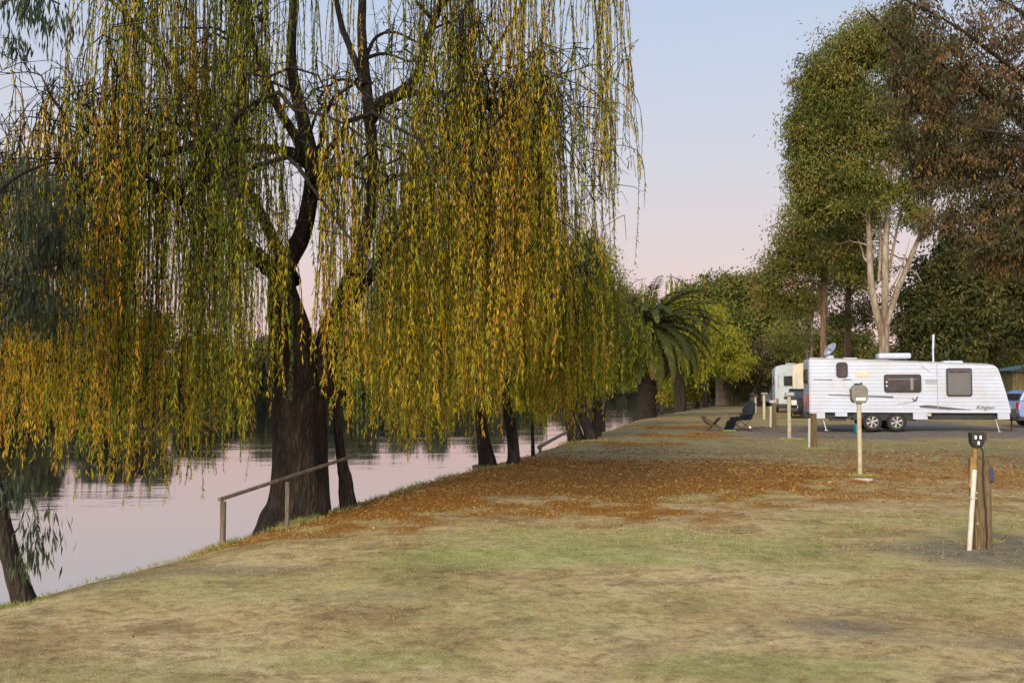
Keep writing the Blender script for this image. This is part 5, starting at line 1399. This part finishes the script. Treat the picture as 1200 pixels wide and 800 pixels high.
# ------------------------------------------------------------------ camp furniture
def camp_chair(loc, rz, label, mat, high=True, cloth=False, group='camp chairs on the lawn'):
    r = empty('camp_chair', loc, label, 'chair', group, rz)
    m = MB()
    for sx in (-1, 1):
        m.cyl((sx * 0.28, -0.25, 0.0), (sx * 0.28, 0.26, 0.44), 0.014, n=8)
        m.cyl((sx * 0.28, 0.26, 0.0), (sx * 0.28, -0.25, 0.44), 0.014, n=8)
        m.cyl((sx * 0.28, 0.24, 0.42), (sx * 0.27, 0.42, 1.02), 0.014, n=8)
        m.cyl((sx * 0.30, -0.25, 0.44), (sx * 0.30, -0.25, 0.64), 0.012, n=8)
    m.cyl((-0.28, -0.25, 0.02), (0.28, -0.25, 0.02), 0.012, n=8); m.cyl((-0.28, 0.26, 0.02), (0.28, 0.26, 0.02), 0.012, n=8)
    m.build('frame', M['steel'], r)
    m = MB(); m.prism([(-0.27, 0.46), (-0.1, 0.425), (0.1, 0.41), (0.27, 0.425), (0.27, 0.445), (0.1, 0.43), (-0.1, 0.445), (-0.27, 0.48)], -0.28, 0.28, axis='x'); m.build('seat', mat, r)
    m = MB(); m.prism([(0.26, 0.42), (0.32, 0.6), (0.37, 0.8), (0.43, 1.04), (0.455, 1.04), (0.40, 0.8), (0.35, 0.6), (0.285, 0.42)], -0.28, 0.28, axis='x'); m.build('backrest', mat, r)
    for sx in (-1, 1):
        m = MB(); m.box((sx * 0.31, 0.03, 0.645), (0.07, 0.62, 0.03), 0.01); m.build('armrest', M['steel'], r)
    if cloth:
        # blanket draped over the seat and hanging to the ground in front
        m = MB(); n = 14
        prof = [(0.40, 0.98, .29), (0.30, 0.74, .33), (0.16, 0.55, .36), (0.0, 0.50, .36), (-0.2, 0.52, .35), (-0.33, 0.45, .33), (-0.42, 0.28, .30), (-0.5, 0.12, .28), (-0.56, 0.02, .27)]
        grid = []
        for (yy, zz, hw) in prof:
            grid.append([m.bm.verts.new((hw * (2 * i / n - 1), yy + 0.025 * math.sin(i * 1.9 + zz * 9), zz + 0.03 * math.sin(i * 1.3 + yy * 11) - 0.10 * abs(2 * i / n - 1) ** 3 * (1 if 0.4 < zz < .9 else 0))) for i in range(n + 1)])
        for a_, b_ in zip(grid, grid[1:]):
            for i in range(n): m.bm.faces.new((a_[i], a_[i + 1], b_[i + 1], b_[i]))
        bmesh.ops.solidify(m.bm, geom=list(m.bm.faces), thickness=0.03)
        m.build('draped_blanket', M['navy'], r, True)
        m = MB(); m.ball((0, 0.36, 0.78), (0.33, 0.15, 0.33), 3, 0.05, Matrix.Rotation(R(-14), 3, 'X')); m.ball((0.06, 0.44, 1.0), (0.2, 0.12, 0.12), 3, 0.06); m.build('hung_jacket', M['navy'], r, True)
    return r
p = gpt(868, 504)
camp_chair(p, R(-68), 'dark navy folding camp chair with a dark blanket draped to the ground', M['navy'], cloth=True).scale = (1.12, 1.12, 1.05)
p = gpt(838, 505)
r = empty('folding_stool', p, 'low brown folding stool left of the navy camp chair', 'stool', rz=R(-25))
r.scale = (1.3, 1.3, 1.35)
m = MB()
for yy in (-0.2, 0.2):
    m.cyl((-0.38, yy, 0.42), (0.28, yy, 0.0), 0.022, n=8); m.cyl((-0.28, yy, 0.0), (0.12, yy, 0.40), 0.022, n=8)
m.cyl((-0.38, -0.22, 0.42), (-0.38, 0.22, 0.42), 0.022, n=8); m.cyl((0.12, -0.22, 0.4), (0.12, 0.22, 0.4), 0.022, n=8)
m.build('frame', M['brown_wood'], r)
m = MB(); n = 8
A1 = [(-0.39 + 0.52 * t, 0.43 - 0.22 * math.sin(math.pi * t) - 0.02 * t) for t in np.linspace(0, 1, n)]
m.prism(A1 + [(a_, b_ - 0.02) for a_, b_ in A1[::-1]], -0.2, 0.2); m.build('canvas_seat', M['brown_canvas'], r)
p = gpt(855, 505)
m = MB()
pl = [(0.27 * (0.8 + 0.3 * random.random()) * math.cos(a_), 0.2 * (0.8 + .3 * random.random()) * math.sin(a_)) for a_ in np.linspace(0, 2 * math.pi, 15)[:-1]]
m.prism(pl, 0.0, 0.06, 0.02, axis='z'); o = m.build('folded_towel', M['lime'], None, True); o.location = p; tag(o, 'crumpled lime green towel on the grass before the navy camp chair', 'towel')
p = gpt(879, 505)
r = empty('drink_can', p, 'small red and white drink can on the grass right of the navy camp chair', 'can')
m = MB(); m.cyl((0, 0, 0), (0, 0, 0.13), 0.055, n=16); m.build('can_body', M['maroon'], r, True)
m = MB(); m.cyl((0, 0, 0.131), (0, 0, 0.20), 0.06, 0.045, n=16); m.build('lid', M['label_white'], r, True)
# jerrycan under the caravan
m = MB(); px_ = 1003.5
p = (pxx(px_, 37.7), 37.7, float(ground_z(pxx(px_, 37.7), 37.7)))
r = empty('water_container', p, 'teal plastic water container standing beside the front caravan wheel', 'container')
m.box((0, 0, 0.17), (0.20, 0.3, 0.34), 0.04, seg=3); m.build('canister', M['teal_plastic'], r, True)
m = MB(); m.cyl((0.05, 0, 0.34), (0.05, 0, 0.39), 0.03, n=10); m.build('screw_cap', M['label_white'], r)
m = MB(); m.box((-0.03, 0, 0.375), (0.03, 0.16, 0.025), 0.01); m.box((-0.03, -0.07, 0.355), (0.03, 0.025, 0.05)); m.box((-0.03, 0.07, 0.355), (0.03, 0.025, 0.05)); m.build('handle', M['teal_plastic'], r)
# distant furniture and people's gear
p = gpt(833, 476.5); camp_chair(p, R(40), 'black camp chair on the far lawn right of the palm fronds', M['navy'])
p = gpt(857, 474.5); camp_chair(p, R(-40), 'farthest dark camp chair against the pale foot of the round-topped tree', M['navy'])
p = gpt(849, 474.3); camp_chair(p, R(10), 'distant maroon camp chair at the foot of the round-topped tree', M['maroon'])
p = gpt(808, 480)
r = empty('picnic_table', p, 'dark wooden picnic table with benches near the brown willow trunk behind the palm', 'table', rz=R(5))
m = MB()
for kk in range(5): m.box((0, -0.32 + 0.16 * kk, 0.74), (1.8, 0.145, 0.045), 0.006)
m.build('tabletop', M['dark_bark'], r)
for s in (-1, 1):
    m = MB()
    for kk in (0, 1): m.box((0, s * (0.68 + 0.14 * kk), 0.44), (1.8, 0.13, 0.045), 0.006)
    m.build('bench', M['dark_bark'], r)
for s in (-1, 1):
    m = MB(); m.box((s * 0.7, 0, 0.40), (0.06, 1.5, 0.09)); m.box((s * 0.7, 0, 0.69), (0.06, 0.7, 0.08))
    for t_ in (-1, 1): m.cyl((s * 0.7, t_ * 0.6, 0), (s * 0.7, t_ * 0.25, 0.72), 0.05, n=6)
    m.build('leg_frame', M['dark_bark'], r)
# ------------------------------------------------------------------ light
wd = bpy.data.worlds.new('World'); SC.world = wd; wd.use_nodes = True
nt = wd.node_tree; nt.nodes.clear()
Lk = nt.links.new
out = nt.nodes.new('ShaderNodeOutputWorld'); bg = nt.nodes.new('ShaderNodeBackground'); bg.inputs[1].default_value = 0.1
SUN_EL = R(22); SUN_AZ = R(205)          # low glow behind the camera (azimuth clockwise from +Y)
sky = nt.nodes.new('ShaderNodeTexSky'); sky.sky_type = 'NISHITA'; sky.sun_disc = False
sky.sun_elevation = SUN_EL; sky.sun_rotation = SUN_AZ; sky.air_density = 1.0; sky.dust_density = 1.5; sky.ozone_density = 2.0
tc = nt.nodes.new('ShaderNodeTexCoord'); sp = nt.nodes.new('ShaderNodeSeparateXYZ'); Lk(tc.outputs['Generated'], sp.inputs[0])
def lin(r, g, b, k=10.0):
    f = lambda c: ((c / 255 + 0.055) / 1.055) ** 2.4 if c > 10 else c / 255 / 12.92
    return (f(r) * k, f(g) * k, f(b) * k)
rp = ramp(nt, [(0.0, lin(244, 192, 186, 1)), (0.05, lin(245, 204, 199, 1)), (0.12, lin(238, 215, 212, 1)), (0.21, lin(224, 220, 226, 1)), (0.30, lin(212, 219, 236, 1)), (0.39, lin(196, 213, 239, 1)), (0.65, lin(150, 182, 228, 1)), (1.0, lin(120, 160, 220, 1))])
Lk(sp.outputs['Z'], rp.inputs[0])
# warm after-glow on the side of the sun (behind the camera)
my = nt.nodes.new('ShaderNodeMapRange'); my.inputs['From Min'].default_value = 0.1; my.inputs['From Max'].default_value = -1.0
Lk(sp.outputs['Y'], my.inputs['Value'])
glow = mixc(nt, my.outputs[0], (1, 1, 1), (2.5, 2.3, 2.1))
c1 = mixc(nt, 1.0, rp.outputs[0], glow, 'MULTIPLY')
c2 = mixc(nt, 1.0, c1, (10, 10, 10), 'MULTIPLY')
c3 = mixc(nt, 0.12, c2, sky.outputs[0])
Lk(c3, bg.inputs[0]); Lk(bg.outputs[0], out.inputs[0])
sun = bpy.data.lights.new('sun', 'SUN'); sun.energy = 4.2; sun.angle = R(30); sun.color = (1.0, 0.87, 0.68)
so = bpy.data.objects.new('sun', sun); COL.objects.link(so)
dirv = Vector((math.sin(SUN_AZ) * math.cos(SUN_EL), math.cos(SUN_AZ) * math.cos(SUN_EL), math.sin(SUN_EL)))
so.rotation_euler = (-dirv).to_track_quat('-Z', 'Y').to_euler()
so.location = dirv * 50

vs = SC.view_settings
vs.view_transform = 'Standard'; vs.look = 'None'; vs.exposure = 0.0; vs.gamma = 1.0; vs.use_curve_mapping = False
SC.cycles.max_bounces = 6; SC.cycles.diffuse_bounces = 3; SC.cycles.glossy_bounces = 3; SC.cycles.transmission_bounces = 3
SC.cycles.use_denoising = True
SC.cycles.use_adaptive_sampling = True; SC.cycles.adaptive_threshold = 0.04
